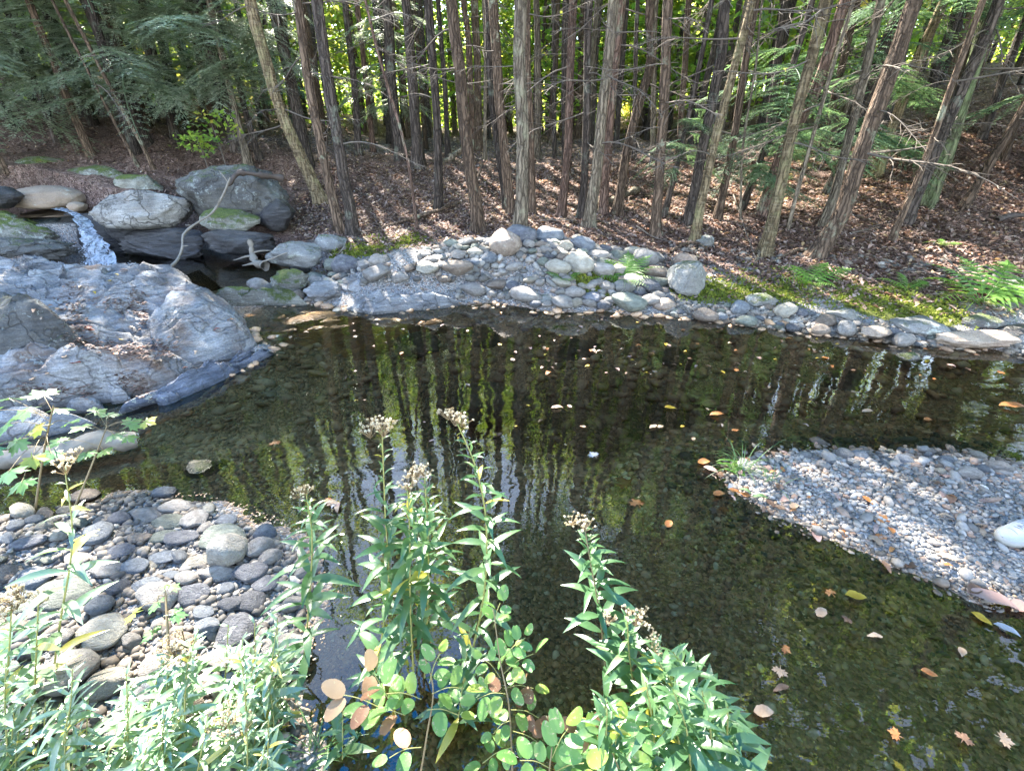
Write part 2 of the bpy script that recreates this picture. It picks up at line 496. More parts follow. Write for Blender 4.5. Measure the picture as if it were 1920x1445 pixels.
M['hemlock_grey'] = leaf_mat('greyish needles', [(0, (0.10, 0.135, 0.085)), (0.5, (0.19, 0.23, 0.15)), (1, (0.34, 0.36, 0.27))], [(0, (0.34, 0.44, 0.24)), (1, (0.62, 0.68, 0.48))], 0.48, 0.38, 0.7)
M['decid'] = leaf_mat('sunlit broad leaves', [(0, (0.045, 0.095, 0.02)), (0.5, (0.10, 0.16, 0.03)), (0.85, (0.17, 0.20, 0.035)), (1, (0.33, 0.25, 0.04))], [(0, (0.30, 0.52, 0.06)), (0.6, (0.62, 0.74, 0.12)), (1, (0.85, 0.68, 0.12))], 0.55, 0.4, 0.5)
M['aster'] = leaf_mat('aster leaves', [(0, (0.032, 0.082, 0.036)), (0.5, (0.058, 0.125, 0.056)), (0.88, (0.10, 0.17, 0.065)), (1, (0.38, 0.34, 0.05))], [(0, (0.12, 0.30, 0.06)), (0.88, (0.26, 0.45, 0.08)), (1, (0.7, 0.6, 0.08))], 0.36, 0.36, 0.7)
M['aster_sunlit'] = leaf_mat('sunlit aster leaves', [(0, (0.07, 0.13, 0.07)), (0.5, (0.125, 0.195, 0.115)), (0.9, (0.21, 0.275, 0.18)), (1, (0.38, 0.32, 0.06))], [(0, (0.22, 0.42, 0.10)), (0.9, (0.42, 0.60, 0.16)), (1, (0.75, 0.65, 0.1))], 0.30, 0.28, 1.3)  # paler copy of the aster leaf, sun glare put into its colour
M['round'] = leaf_mat('round leaflets', [(0, (0.07, 0.17, 0.045)), (0.6, (0.12, 0.24, 0.06)), (1, (0.27, 0.33, 0.06))], [(0, (0.2, 0.42, 0.08)), (1, (0.5, 0.6, 0.1))], 0.36, 0.45, 0.5, holes=0.7)
M['brownleaf'] = leaf_mat('withered leaflets', [(0, (0.09, 0.04, 0.025)), (0.5, (0.24, 0.13, 0.075)), (1, (0.46, 0.34, 0.20))], [(0, (0.3, 0.14, 0.05)), (1, (0.55, 0.36, 0.16))], 0.3, 0.6, 0.3, holes=.5)
M['maple'] = leaf_mat('maple leaves', [(0, (0.06, 0.155, 0.07)), (0.6, (0.10, 0.21, 0.085)), (0.9, (0.22, 0.30, 0.06)), (1, (0.45, 0.36, 0.05))], [(0, (0.15, 0.36, 0.06)), (1, (0.55, 0.6, 0.08))], 0.38, 0.4, 0.5)
M['fern'] = leaf_mat('fern fronds', [(0, (0.045, 0.11, 0.02)), (0.5, (0.08, 0.18, 0.03)), (1, (0.15, 0.25, 0.045))], [(0, (0.16, 0.36, 0.04)), (1, (0.34, 0.52, 0.07))], 0.4, 0.45, 0.4)
M['grass'] = leaf_mat('sedge blades', [(0, (0.05, 0.11, 0.04)), (1, (0.12, 0.20, 0.07))], [(0, (0.15, 0.3, 0.06)), (1, (0.3, 0.45, 0.1))], 0.3, 0.4, 0.5)
M['moss'] = leaf_mat('moss shoots', [(0, (0.06, 0.085, 0.014)), (0.5, (0.14, 0.17, 0.026)), (1, (0.28, 0.29, 0.05))], [(0, (0.15, 0.2, 0.03)), (1, (0.35, 0.38, 0.06))], 0.3, 0.7, 0.2)
M['stem'] = plain_mat('green stem', (0.17, 0.17, 0.05), (0.30, 0.28, 0.09), 40, 0.5)
M['stem_red'] = plain_mat('reddish stem', (0.13, 0.09, 0.05), (0.24, 0.18, 0.09), 40, 0.5)
M['flower'] = tone_mat('faded flower heads', [(0, (0.28, 0.21, 0.12)), (0.5, (0.50, 0.42, 0.30)), (1, (0.72, 0.68, 0.58))], 0.9, 120, 0.002, spec=0.1, trans=(1, 1, 0.8))
for nm, st in (('yellow', [(0, (0.45, 0.28, 0.02)), (1, (0.62, 0.45, 0.05))]), ('orange', [(0, (0.42, 0.13, 0.03)), (1, (0.55, 0.27, 0.10))]),
               ('tan', [(0, (0.33, 0.22, 0.14)), (1, (0.52, 0.40, 0.30))]), ('pinkish', [(0, (0.36, 0.21, 0.17)), (1, (0.52, 0.38, 0.34))]), ('brown', [(0, (0.12, 0.065, 0.04)), (1, (0.24, 0.14, 0.09))]),
               ('pale grey', [(0, (0.42, 0.43, 0.47)), (1, (0.58, 0.58, 0.62))]), ('red', [(0, (0.30, 0.05, 0.03)), (1, (0.45, 0.14, 0.08))]), ('green', [(0, (0.10, 0.20, 0.07)), (1, (0.16, 0.28, 0.11))])):
    st = [(p_, tuple(c_ * .62 for c_ in cc_)) for p_, cc_ in st]
    M['fl_' + nm] = leaf_mat(nm + ' fallen leaf', st, st, 0.2, 0.5, 0.4)

# ------------------------------------------------------------------ plan of the pool, bar and streams (metres, water level z = 0)
def plan(pxs, z=0.0):
    return np.array([at_z(u, v, z)[:2] for u, v in pxs])

POOL = np.vstack([
    plan([(610, 1420), (535, 1320), (560, 1210), (590, 1120), (575, 1060), (540, 1010), (480, 985), (400, 945), (310, 920), (220, 922), (110, 945), (0, 968)]),
    [(-3.2, 1.75), (-3.4, 2.3), (-2.9, 2.5)],
    plan([(190, 775), (330, 735), (450, 690), (515, 657), (462, 620), (425, 572), (500, 572), (600, 572), (680, 582), (760, 580), (850, 574), (940, 566),
          (1030, 586), (1150, 586), (1250, 592), (1330, 598), (1400, 608), (1500, 620), (1600, 634), (1700, 645), (1800, 652), (1920, 664)]),
    [(5.6, 3.5), (8.0, 3.0), (12, 2.6), (12, -2.0), (4.0, -0.3), (1.6, 0.30), (0.6, 0.36), (-0.3, 0.42)]])
BAR = np.vstack([plan([(1365, 890), (1410, 868), (1480, 853), (1600, 848), (1720, 850), (1850, 860), (1920, 874)]), [(4.4, 1.95), (6.0, 1.6), (5.2, 0.9), (3.4, 0.9)],
                 plan([(1920, 1140), (1830, 1128), (1760, 1096), (1660, 1055), (1560, 1005), (1450, 960), (1390, 922)])])
UPPER = np.vstack([plan([(345, 503), (400, 536), (470, 531), (512, 512), (505, 492), (440, 478), (330, 462), (210, 458), (80, 462), (0, 480)], 0.1), [(-5.6, 5.0), (-4.2, 4.9)]])
STREAM = np.array([(-14, 7.0), (-7.6, 6.75), (-6.3, 6.9), (-5.9, 7.2), (-6.2, 7.75), (-8.0, 8.3), (-14, 8.8)])

def sdpoly(P, poly):
    P = np.asarray(P, float)
    A, B = poly, np.roll(poly, -1, 0)
    d2 = np.full(len(P), 1e18)
    ins = np.zeros(len(P), bool)
    for a, b in zip(A, B):
        e = b - a
        w = P - a
        t = np.clip((w @ e) / (e @ e + 1e-12), 0, 1)
        q = w - t[:, None] * e
        d2 = np.minimum(d2, (q * q).sum(1))
        c = (a[1] > P[:, 1]) != (b[1] > P[:, 1])
        with np.errstate(divide='ignore', invalid='ignore'):
            xi = a[0] + (P[:, 1] - a[1]) * e[0] / (e[1] if e[1] != 0 else 1e-12)
        ins ^= c & (P[:, 0] < xi)
    d = np.sqrt(d2)
    return np.where(ins, -d, d)

def ground(x, y, full=False):
    x = np.atleast_1d(np.asarray(x, float)).ravel()
    y = np.atleast_1d(np.asarray(y, float)).ravel()
    P = np.stack([x, y], 1)
    sp = sdpoly(P, POOL)
    sb = sdpoly(P, BAR)
    wob = 0.05 * fbm(np.stack([x * 2.2, y * 2.2, x * 0], 1), 3)
    s = sp + wob
    far = sstep(2.3, 3.3, y)
    zfar = np.interp(s, [0, .12, .5, 1.8, 3.0, 5.2, 9, 16, 60, 140], [-.01, .05, .12, .34, .55, 1.08, 1.28, 1.35, 1.9, 3.0])
    und = fbm(np.stack([x * .45, y * .45, x * 0 + 3], 1), 4)
    zfar = zfar + und * 0.10 * sstep(.8, 3.5, s) + 0.035 * fbm(np.stack([x * 3, y * 3, x * 0 + 8], 1), 3) * sstep(.3, 1.5, s)
    zfar = zfar + sstep(2, 7, s) * (0.21 * np.clip(x - 4.5, 0, 9) + .02 * np.clip(x - 13.5, 0, 60)) + 0.14 * np.clip(-3.6 - x, 0, 30) * sstep(8.6, 11.5, y)
    znear = np.interp(s, [0, .08, .4, 1.5, 4, 20], [-.005, .025, .06, .12, .35, 1.0]) + 0.015 * fbm(np.stack([x * 4, y * 4, x * 0], 1), 3)
    zout = znear * (1 - far) + zfar * far
    din = np.clip(-s, 0, None)
    zin = -np.interp(din, [0, .12, .5, 1.3, 2.5], [0.0, .03, .12, .38, .50]) * (0.34 + 0.66 * sstep(1.6, 3.3, y)) + 0.02 * fbm(np.stack([x * 2.5, y * 2.5, x * 0], 1), 3) * sstep(0, .4, din)
    z = np.where(s > 0, zout, zin)
    # low heap of cobbles on the far bar
    for bx, by, br, bh in ((-.35, 5.75, .9, .24), (.55, 5.6, .7, .17), (-1.3, 5.5, .5, .15)):
        z = np.where(s > .1, z + bh * np.exp(-((x - bx) ** 2 + (y - by) ** 2) / br ** 2) * sstep(.1, .5, s), z)
    # gravel bar rising gently out of the pool
    zb = np.interp(-(sb + wob * 0.6), [-1.0, -.5, -.12, 0, .15, .5, 1.2], [-.5, -.12, -.03, .0, .035, .07, .10]) + 0.006 * fbm(np.stack([x * 14, y * 14, x * 0], 1), 2)
    z = np.where(sb < .9, np.maximum(z, np.where(s > 0, -1, zb)), z)
    su = sdpoly(P, UPPER)
    z = np.where(su < 0, np.minimum(z, 0.02), z)
    z = np.where((su >= 0) & (su < .25), np.minimum(z, 0.02 + (su) * 1.6), z)
    ss = sdpoly(P, STREAM)
    z = np.where(ss < 0, 0.50, z)
    under = (x < -2.2) & (y > 2.6) & (y < 6.75 + .1 * np.sin(3 * x)) & (s > 0) & (x < -2.2 - .25 * np.clip(y - 5.6, 0, 9))
    z = np.where(under, np.minimum(z, 0.0), z)
    if full:
        return z, s, sb, su, ss
    return z

def hit(u, v, zoff=0.0):
    """where the ray through a pixel meets the ground"""
    d = ray(u, v)
    t = np.concatenate([np.linspace(0.6, 12, 700), np.linspace(12, 60, 500)])
    p = CAM + d * t[:, None]
    g = ground(p[:, 0], p[:, 1]) + zoff
    b = np.nonzero(p[:, 2] <= g)[0]
    return p[b[0]] if len(b) else p[-1]

# ---- ground sheet
def axis(lo, hi, step, far):
    a = list(np.arange(lo, hi, step))
    s, x = step, hi
    while x < far:
        a.append(x); s = min(s * 1.12, 6.0); x += s
    a.append(far)
    s, x, left = step, lo, []
    while x > -far:
        s = min(s * 1.12, 6.0); x -= s; left.append(x)
    return np.array(left[::-1] + a)

gx = axis(-7.0, 8.0, 0.045, 170)
gy = axis(-0.6, 10.5, 0.045, 170)
GX, GY = np.meshgrid(gx, gy)
gz, g_s, g_sb, g_su, g_ss = ground(GX, GY, True)
nx, ny = len(gx), len(gy)
ii = np.arange(ny - 1)[:, None] * nx + np.arange(nx - 1)[None, :]
gf = np.stack([ii, ii + 1, ii + nx + 1, ii + nx], -1).reshape(-1, 4)
xf, yf = GX.ravel(), GY.ravel()
wn = fbm(np.stack([xf * 1.3, yf * 1.3, xf * 0], 1), 3)
edge = np.interp(xf, [-3, 1.6, 2.8, 8], [1.75, 1.7, 1.0, .7])
far = yf > 2.6
grav = np.where(far, 1 - sstep(edge - .35, edge + .35, g_s + .35 * wn), 1 - sstep(1.2, 2.2, g_s + .3 * wn))
grav = np.maximum(grav, (g_sb < .1) * 1.0)
grav = np.maximum(grav, 1 - sstep(0, .25, g_su))
mossv = np.zeros_like(xf)
MOSS_SPOTS = [(1330, 545, .42), (1400, 548, .45), (1470, 548, .4), (1610, 565, .35), (1680, 568, .40), (1745, 580, .3), (1150, 525, .28), (1100, 530, .2), (700, 462, .45), (760, 458, .35), (655, 472, .3)]
for u, v, r in MOSS_SPOTS:
    p = hit(u, v)
    mossv = np.maximum(mossv, np.exp(-((xf - p[0]) ** 2 + (yf - p[1]) ** 2) / (r * r)) + .35 * wn * (np.hypot(xf - p[0], yf - p[1]) < 2 * r))

gm, nt, out = new_mat('forest floor')
co = nd(nt, 'ShaderNodeNewGeometry').outputs['Position']
v1 = nd(nt, 'ShaderNodeTexVoronoi', {'Vector': nd(nt, 'ShaderNodeVectorMath', {0: co, 1: noise(nt, co, 7, 3, out='Color')}, operation='ADD').outputs[0], 'Scale': 17.0})
cellv = nd(nt, 'ShaderNodeSeparateColor', {0: v1.outputs['Color']}).outputs[0]
lit = ramp(nt, cellv, [(0, (0.04, 0.024, 0.018)), (0.3, (0.12, 0.072, 0.055)), (0.6, (0.21, 0.135, 0.108)), (0.85, (0.31, 0.215, 0.18)), (1, (0.36, 0.27, 0.21))])
lit = mix(nt, ramp(nt, noise(nt, co, 1.1, 6, 0.65), [(0.42, (0, 0, 0)), (0.66, (1, 1, 1))]), lit, mix(nt, 0.8, lit, (0.045, 0.028, 0.02)))
v2 = nd(nt, 'ShaderNodeTexVoronoi', {'Vector': nd(nt, 'ShaderNodeVectorMath', {0: co, 1: nd(nt, 'ShaderNodeVectorMath', {0: noise(nt, co, 14, 3, out='Color'), 1: (.04, .04, .04)}, operation='MULTIPLY').outputs[0]}, operation='ADD').outputs[0], 'Scale': 64.0})
cell2 = nd(nt, 'ShaderNodeSeparateColor', {0: v2.outputs['Color']})
# bed and bank shingle; below the water line it carries a brown-olive film
zz = nd(nt, 'ShaderNodeSeparateXYZ', {0: co}).outputs[2]
under = ramp(nt, math_n(nt, 'ADD', zz, math_n(nt, 'MULTIPLY', noise(nt, co, 9, 3), 0.03)), [(0.0, (1, 1, 1)), (0.03, (0, 0, 0))])
dry = ramp(nt, cell2.outputs[0], [(0, (0.09, 0.09, 0.09)), (0.4, (0.19, 0.19, 0.19)), (0.75, (0.28, 0.27, 0.265)), (0.92, (0.24, 0.17, 0.13)), (1, (0.42, 0.41, 0.4))])
wetc = ramp(nt, cell2.outputs[0], [(0, (0.11, 0.07, 0.043)), (0.45, (0.29, 0.187, 0.113)), (0.75, (0.44, 0.287, 0.175)), (0.93, (0.28, 0.17, 0.085)), (1, (0.55, 0.48, 0.36))])
wetc = mix(nt, ramp(nt, noise(nt, co, 0.9, 5, 0.6), [(0.4, (0, 0, 0)), (0.65, (1, 1, 1))]), wetc, mix(nt, 0.55, wetc, (0.24, 0.155, 0.085)))
# light lost in deeper water, painted in as a darker bed colour
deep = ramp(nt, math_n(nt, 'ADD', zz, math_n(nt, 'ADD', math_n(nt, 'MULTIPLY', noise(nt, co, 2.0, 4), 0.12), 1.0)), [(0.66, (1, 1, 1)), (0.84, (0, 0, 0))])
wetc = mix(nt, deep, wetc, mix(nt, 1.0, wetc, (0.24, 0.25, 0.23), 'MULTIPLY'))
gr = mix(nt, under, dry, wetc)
ga = nd(nt, 'ShaderNodeAttribute', attribute_name='gravel').outputs['Fac']
ma = nd(nt, 'ShaderNodeAttribute', attribute_name='moss').outputs['Fac']
gsel = ramp(nt, math_n(nt, 'ADD', ga, math_n(nt, 'MULTIPLY', math_n(nt, 'SUBTRACT', noise(nt, co, 6, 5, 0.7), 0.5), 0.9)), [(0.42, (0, 0, 0)), (0.58, (1, 1, 1))])
col = mix(nt, gsel, lit, gr)
msel = ramp(nt, math_n(nt, 'ADD', ma, math_n(nt, 'MULTIPLY', math_n(nt, 'SUBTRACT', noise(nt, co, 9, 5, 0.7), 0.5), 1.1)), [(0.42, (0, 0, 0)), (0.55, (1, 1, 1))])
mcol = mix(nt, noise(nt, co, 26, 4, 0.7), (0.03, 0.045, 0.01), (0.17, 0.17, 0.035))
col = mix(nt, msel, col, mcol)
hgt = mix(nt, gsel, v1.outputs['Distance'], math_n(nt, 'MULTIPLY', v2.outputs['Distance'], -0.6))
hgt = mix(nt, msel, hgt, noise(nt, co, 45, 5))
p = nd(nt, 'ShaderNodeBsdfPrincipled', {'Base Color': col, 'Roughness': 0.85, 'Normal': bump(nt, hgt, 1.0, 0.03)})
p.inputs['Specular IOR Level'].default_value = 0.25
nt.links.new(p.outputs[0], out.inputs[0])
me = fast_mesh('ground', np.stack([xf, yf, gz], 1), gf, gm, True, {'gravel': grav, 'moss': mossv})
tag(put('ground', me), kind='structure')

# ---- water
def water_mat(name, tint, ior, bs, bd, rough=0.0):
    m, nt, out = new_mat(name)
    co = nd(nt, 'ShaderNodeNewGeometry').outputs['Position']
    c2 = nd(nt, 'ShaderNodeMapping', {'Vector': co, 'Scale': (1, 1.6, 1)}).outputs[0]
    h = math_n(nt, 'ADD', math_n(nt, 'MULTIPLY', noise(nt, c2, 2.6, 2, 0.5, 0.4), 1.0), math_n(nt, 'MULTIPLY', noise(nt, c2, 14.0, 2), 0.10))
    calm = nd(nt, 'ShaderNodeMapRange', {0: noise(nt, co, 0.55, 2), 1: 0.40, 2: 0.70, 3: 0.25, 4: 1.0}).outputs[0]
    b = bump(nt, math_n(nt, 'MULTIPLY', h, calm), bs, bd)
    fr = nd(nt, 'ShaderNodeFresnel', {'IOR': ior, 'Normal': b}).outputs[0]
    t = nd(nt, 'ShaderNodeBsdfTransparent', {'Color': tint})
    g = nd(nt, 'ShaderNodeBsdfGlossy', {'Color': (1, 1, 1), 'Roughness': rough, 'Normal': b})
    nt.links.new(nd(nt, 'ShaderNodeMixShader', {0: fr, 1: t.outputs[0], 2: g.outputs[0]}).outputs[0], out.inputs[0])
    return m

M['water'] = water_mat('pool water', (1.0, 0.81, 0.60), 1.52, 1.0, 0.006)
M['water_up'] = water_mat('stream water', (0.5, 0.42, 0.28), 1.42, 1.0, 0.02)

def flat_sheet(name, poly, z, m):
    bm = bmesh.new()
    bm.faces.new([bm.verts.new((x, y, z)) for x, y in poly])
    bmesh.ops.triangulate(bm, faces=bm.faces[:])
    me = bpy.data.meshes.new(name)
    bm.to_mesh(me); bm.free()
    me.materials.append(m)
    return tag(put(name, me), kind='structure')

def grow(poly, d):
    c = poly.mean(0)
    v = poly - c
    return c + v * (1 + d / np.linalg.norm(v, axis=1))[:, None]

flat_sheet('pool_water', [(-3.9, 0.1), (12.5, -2.2), (12.5, 3.6), (5.0, 4.4), (2, 5.2), (0.5, 5.6), (-2.6, 5.6), (-2.75, 4.4), (-2.3, 3.5), (-3.9, 2.7)], 0.0, M['water'])
flat_sheet('upper_pool_water', grow(UPPER, 0.25), 0.1, M['water_up'])
flat_sheet('stream_water', STREAM, 0.60, M['water_up'])

# ------------------------------------------------------------------ rocks
def ledge_mesh(outline, center=None, dome=0.1, amp=0.05, strata=0.03, skirt=0.5, seed=0, nseg=220, rings=46, sdir=0.7, sfreq=3.2, edge_round=0.14):
    """outline: (u, v, z) picture points at heights; gives a rounded slab of real thickness"""
    O = np.array([at_z(u, v, z) for u, v, z in outline])
    c = O.mean(0) if center is None else at_z(*center)
    th = np.arctan2(O[:, 1] - c[1], O[:, 0] - c[0])
    o = np.argsort(th)
    O, th = O[o], th[o]
    t = np.linspace(-math.pi, math.pi, nseg, endpoint=False)
    tp = np.concatenate([th - 2 * math.pi, th, th + 2 * math.pi])
    Op = np.vstack([O, O, O])
    ring = np.stack([np.interp(t, tp, Op[:, k]) for k in range(3)], 1)
    # interp positions linearly along the outline (straight edges kept)
    for k in range(nseg):
        j = np.searchsorted(tp, t[k])
        a, b = Op[j - 1], Op[j]
        d = np.array([math.cos(t[k]), math.sin(t[k])])
        e = b[:2] - a[:2]
        den = d[0] * e[1] - d[1] * e[0]
        if abs(den) > 1e-9:
            q = a[:2] - c[:2]
            s = (q[0] * e[1] - q[1] * e[0]) / den
            w = np.clip((s * d + c[:2] - a[:2]) @ e / (e @ e + 1e-12), 0, 1)
            ring[k] = np.append(c[:2] + d * s, a[2] + (b[2] - a[2]) * w)
    rr = np.linalg.norm(ring[:, :2] - c[:2], axis=1)
    wob = fbm(np.stack([ring[:, 0] * 3, ring[:, 1] * 3, np.full(nseg, seed * 1.7)], 1), 4)
    ring[:, :2] = c[:2] + (ring[:, :2] - c[:2]) * (1 + 0.05 * wob)[:, None]
    s = np.linspace(0, 1, rings) ** 0.75
    V = c[None, None, :] * (1 - s[:, None, None]) + ring[None] * s[:, None, None]
    dd = (1 - s)[:, None] * rr[None, :]
    V[..., 2] += dome * (1 - s[:, None] ** 2.2) - 0.10 * np.exp(-dd / edge_round * 2.2)
    q = V.reshape(-1, 3)
    n = np.stack([q[:, 0] * 2.1, q[:, 1] * 2.1, q[:, 2] * 2.1 + seed], 1)
    cs, sn = math.cos(sdir), math.sin(sdir)
    a = (q[:, 0] * cs + q[:, 1] * sn) * 1.2
    b = (-q[:, 0] * sn + q[:, 1] * cs) * sfreq * 3
    w = fbm(np.stack([a, b + 1.4 * fbm(n * .8, 3), q[:, 2] * 0 + seed], 1), 4)
    stp = b * 0.5 + 1.1 * fbm(n * 0.9, 3)
    saw = (stp - np.floor(stp)) ** 2
    lim = np.clip(dd.ravel() / 0.15, 0.25, 1)
    rid = 1 - np.abs(fbm(n * 3.1 + 5, 4))
    q[:, 2] += amp * fbm(n, 5) * lim + strata * (0.7 * w + 1.1 * (saw - .35)) * lim + .008 * (rid ** 3 - .5) * lim
    q[:, :2] += (0.25 * amp * np.stack([fbm(n + 31, 4), fbm(n + 57, 4)], 1))
    V = q.reshape(rings, nseg, 3)
    sk = []
    for d, k in ((0.04, 1.012), (0.12, 1.015), (0.25, 1.0), (skirt, 0.97)):
        r2 = V[-1].copy()
        r2[:, :2] = c[:2] + (r2[:, :2] - c[:2]) * k
        r2[:, 2] -= d
        r2 += 0.03 * np.stack([fbm(np.c_[r2[:, :2] * 6, r2[:, 2:] * 9 + j], 3) for j in range(3)], 1) * (1 if d < skirt else 0)
        sk.append(r2)
    V = np.concatenate([V, np.array(sk)], 0)
    nr = V.shape[0]
    i = np.arange(nr - 1)[:, None] * nseg
    j = np.arange(nseg)[None, :]
    k = (j + 1) % nseg
    f = np.stack([i + j, i + nseg + j, i + nseg + k, i + k], -1).reshape(-1, 4)
    return V.reshape(-1, 3), f

def ledge(name, label, cat, outline, m, group=None, **kw):
    v, f = ledge_mesh(outline, **kw)
    base = np.array([v[:, 0].mean(), v[:, 1].mean(), v[:, 2].min()])
    o = put(name, fast_mesh(name, v - base, f, m), base)
    return tag(o, label, cat, group)

def boulder_verts(size, seed, sub=4, amp=0.18, cuts=6, flat=0.0, strata=0.0, round_=0.0):
    v, f = ico(sub)
    v = v.copy()
    rg = np.random.default_rng(seed)
    if cuts:
        for _ in range(cuts):
            nrm = unit(rg.normal(size=3) * (1, 1, .8))
            off = rg.uniform(.62, .9)
            d = v @ nrm - off
            v = np.where(d[:, None] > 0, v - nrm * (d * (0.92 - .3 * round_))[:, None], v)
    n = v * 1.3 + seed * 3.1
    v = v * (1 + amp * fbm(n, 5, g=.55) + .22 * amp * fbm(n * 5.3 + 3, 4, g=.6))[:, None]
    v = v * np.asarray(size)
    if strata:
        b = v[:, 2] * 14 + v[:, 0] * 3 + 2 * fbm(v * 1.5 + seed, 3)
        v[:, :2] *= (1 + strata * ((b - np.floor(b)) ** 2 - .35))[:, None]
    return v, f

def boulder(label, bbox, y, m, cat='boulder', name='boulder', seed=1, sub=4, dscale=0.9, rz=0.0, amp=0.16, cuts=6, strata=0.0, sink=0.0, group=None, round_=0.0, tilt=0.0):
    u0, u1, v0, v1 = bbox
    c = at_y((u0 + u1) / 2, (v0 + v1) / 2, y)
    w = depth(c) / F_PX
    sx, sz = (u1 - u0) / 2 * w, (v1 - v0) / 2 * w
    # seen from above, part of the vertical extent in the picture is the top face
    sy = max(sx * dscale, 0.05)
    el = math.atan2(CAM[2] - c[2], y)
    sz2 = max((sz - sy * abs(math.sin(el)) * 0.55), sz * 0.45)
    v, f = boulder_verts((sx, sy, sz2), seed, sub, amp, cuts, strata=strata, round_=round_)
    o = put(name, fast_mesh(name, v, f, m), c - np.array([0, 0, sink]), (tilt, 0, rz))
    return tag(o, label, cat, group)

ledge('rock_ledge', 'broad blue-grey bedrock slab sloping from the waterfall down to the pool', 'rock ledge',
      [(372, 522, .40), (340, 497, .47), (250, 480, .54), (120, 486, .57), (0, 472, .60), (-300, 470, .65), (-420, 600, .5), (-300, 720, .34), (0, 705, .30), (150, 690, .26), (300, 668, .18), (400, 655, .10), (455, 625, .08), (440, 570, .25)],
      M['ledge'], dome=0.05, amp=0.04, strata=0.055, seed=3, nseg=420, rings=90, sdir=0.5, skirt=.7)
ledge('rock_ledge', 'domed grey rock block with a blunt nose overhanging the pool', 'rock ledge',
      [(268, 585, .40), (310, 545, .43), (375, 535, .40), (425, 565, .32), (462, 600, .23), (468, 622, .17), (440, 648, .12), (380, 660, .16), (320, 645, .26), (285, 620, .36)],
      M['ledge'], dome=0.045, amp=0.025, strata=0.045, seed=8, nseg=320, rings=70, sdir=0.9, skirt=.5)
ledge('rock_ledge', 'dark lichen-blotched rock hump beside the broad bedrock slab', 'rock ledge',
      [(-80, 560, .55), (20, 548, .55), (80, 562, .52), (145, 622, .40), (135, 645, .34), (90, 662, .30), (0, 672, .30), (-90, 670, .3)],
      M['lichen_rock'], dome=0.16, amp=0.07, strata=0.03, seed=12, nseg=260, rings=50, skirt=.5)
ledge('rock_ledge', 'flat striped rock shelf under the domed block with a crack below it', 'rock ledge',
      [(15, 700, .27), (90, 668, .30), (250, 650, .27), (340, 655, .22), (368, 672, .17), (345, 695, .14), (270, 708, .15), (200, 712, .17), (100, 722, .18), (30, 725, .2)],
      M['ledge'], dome=0.07, amp=0.05, strata=0.06, seed=17, nseg=320, rings=60, sdir=0.15, skirt=.4)
ledge('rock_ledge', 'smooth wet bluish rock tongue dipping into the pool', 'rock ledge',
      [(519, 655, .03), (480, 645, .10), (420, 668, .14), (350, 690, .15), (280, 722, .15), (215, 745, .13), (200, 772, .04), (300, 768, .00), (400, 728, .0), (470, 690, .0)],
      M['ledge_wet'], dome=0.05, amp=0.035, strata=0.05, seed=21, nseg=360, rings=60, sdir=0.75, skirt=.35)
for (ol, lb, sd) in (([(115, 742, .12), (180, 728, .13), (192, 745, .09), (170, 762, .05), (120, 765, .05)], 'small grey rock block wedged behind the wet rock tongue', 31),
                     ([(190, 712, .16), (230, 705, .16), (238, 725, .12), (200, 735, .10)], 'small pale rock block between the striped shelf and the wet tongue', 35),
                     ([(-60, 760, .15), (60, 745, .15), (120, 770, .08), (200, 785, .03), (100, 815, .02), (-60, 830, .06)], 'low dark rock shelf behind the maple seedlings', 38)):
    ledge('rock_ledge', lb, 'rock', ol, M['ledge'], dome=0.03, amp=0.03, strata=0.03, seed=sd, nseg=160, rings=30, skirt=.25)
ledge('rock_ledge', 'amber submerged bedrock shelf under shallow water by the far rocks', 'bedrock shelf',
      [(470, 640, -.06), (480, 600, -.02), (560, 580, .0), (660, 582, .0), (780, 592, -.02), (860, 612, -.06), (780, 632, -.09), (640, 668, -.12), (530, 690, -.14)],
      M['amber_rock'], dome=0.02, amp=0.03, strata=0.05, seed=41, nseg=260, rings=60, sdir=0.35, skirt=.3)
ledge('rock_ledge', 'pale flat slab at the pool edge in a patch of sun', 'rock slab',
      [(640, 570, .06), (670, 552, .12), (740, 542, .16), (830, 544, .15), (862, 556, .10), (830, 570, .05), (760, 582, .02), (690, 588, .02)],
      M['ledge'], dome=0.05, amp=0.03, strata=0.035, seed=45, nseg=260, rings=50, sdir=0.1, skirt=.3)
ledge('rock_ledge', 'low mossy ridge of rock between the upper pool and the pool', 'rock ledge',
      [(388, 545, .16), (440, 530, .22), (500, 528, .24), (560, 540, .20), (580, 556, .10), (520, 566, .04), (440, 566, .04), (400, 560, .08)],
      M['moss_rock'], dome=0.05, amp=0.04, strata=0.04, seed=49, nseg=240, rings=46, sdir=0.2, skirt=.35)

B = boulder
B('round brown boulder beside the stream above the waterfall', (24, 150, 346, 396), 7.7, M['brown_rock'], seed=3, cuts=2, amp=.08, round_=1)
B('small brown stone at the foot of the round brown boulder', (128, 162, 378, 398), 7.2, M['brown_rock'], seed=5, cuts=2, amp=.1, round_=1)
B('black wet rock at the stream edge beside the round brown boulder', (-40, 32, 350, 392), 7.1, M['dark_rock'], seed=7)
B('white lichened crag above the waterfall', (165, 352, 356, 432), 6.95, M['pale_rock'], seed=11, dscale=.6, cuts=9, amp=.13, strata=.06, rz=.2)
B('dark wet rock face under the white crag', (205, 320, 396, 460), 7.0, M['dark_rock'], seed=13, dscale=.6, strata=.05)
B('big dark lichened boulder below the reddish bank', (338, 560, 308, 428), 7.3, M['lichen_rock'], seed=17, dscale=.55, cuts=8, amp=.14, sub=5)
B('low dark rock at the foot of the big lichened boulder', (380, 480, 390, 440), 6.7, M['moss_rock'], seed=19, dscale=.6, strata=.08)
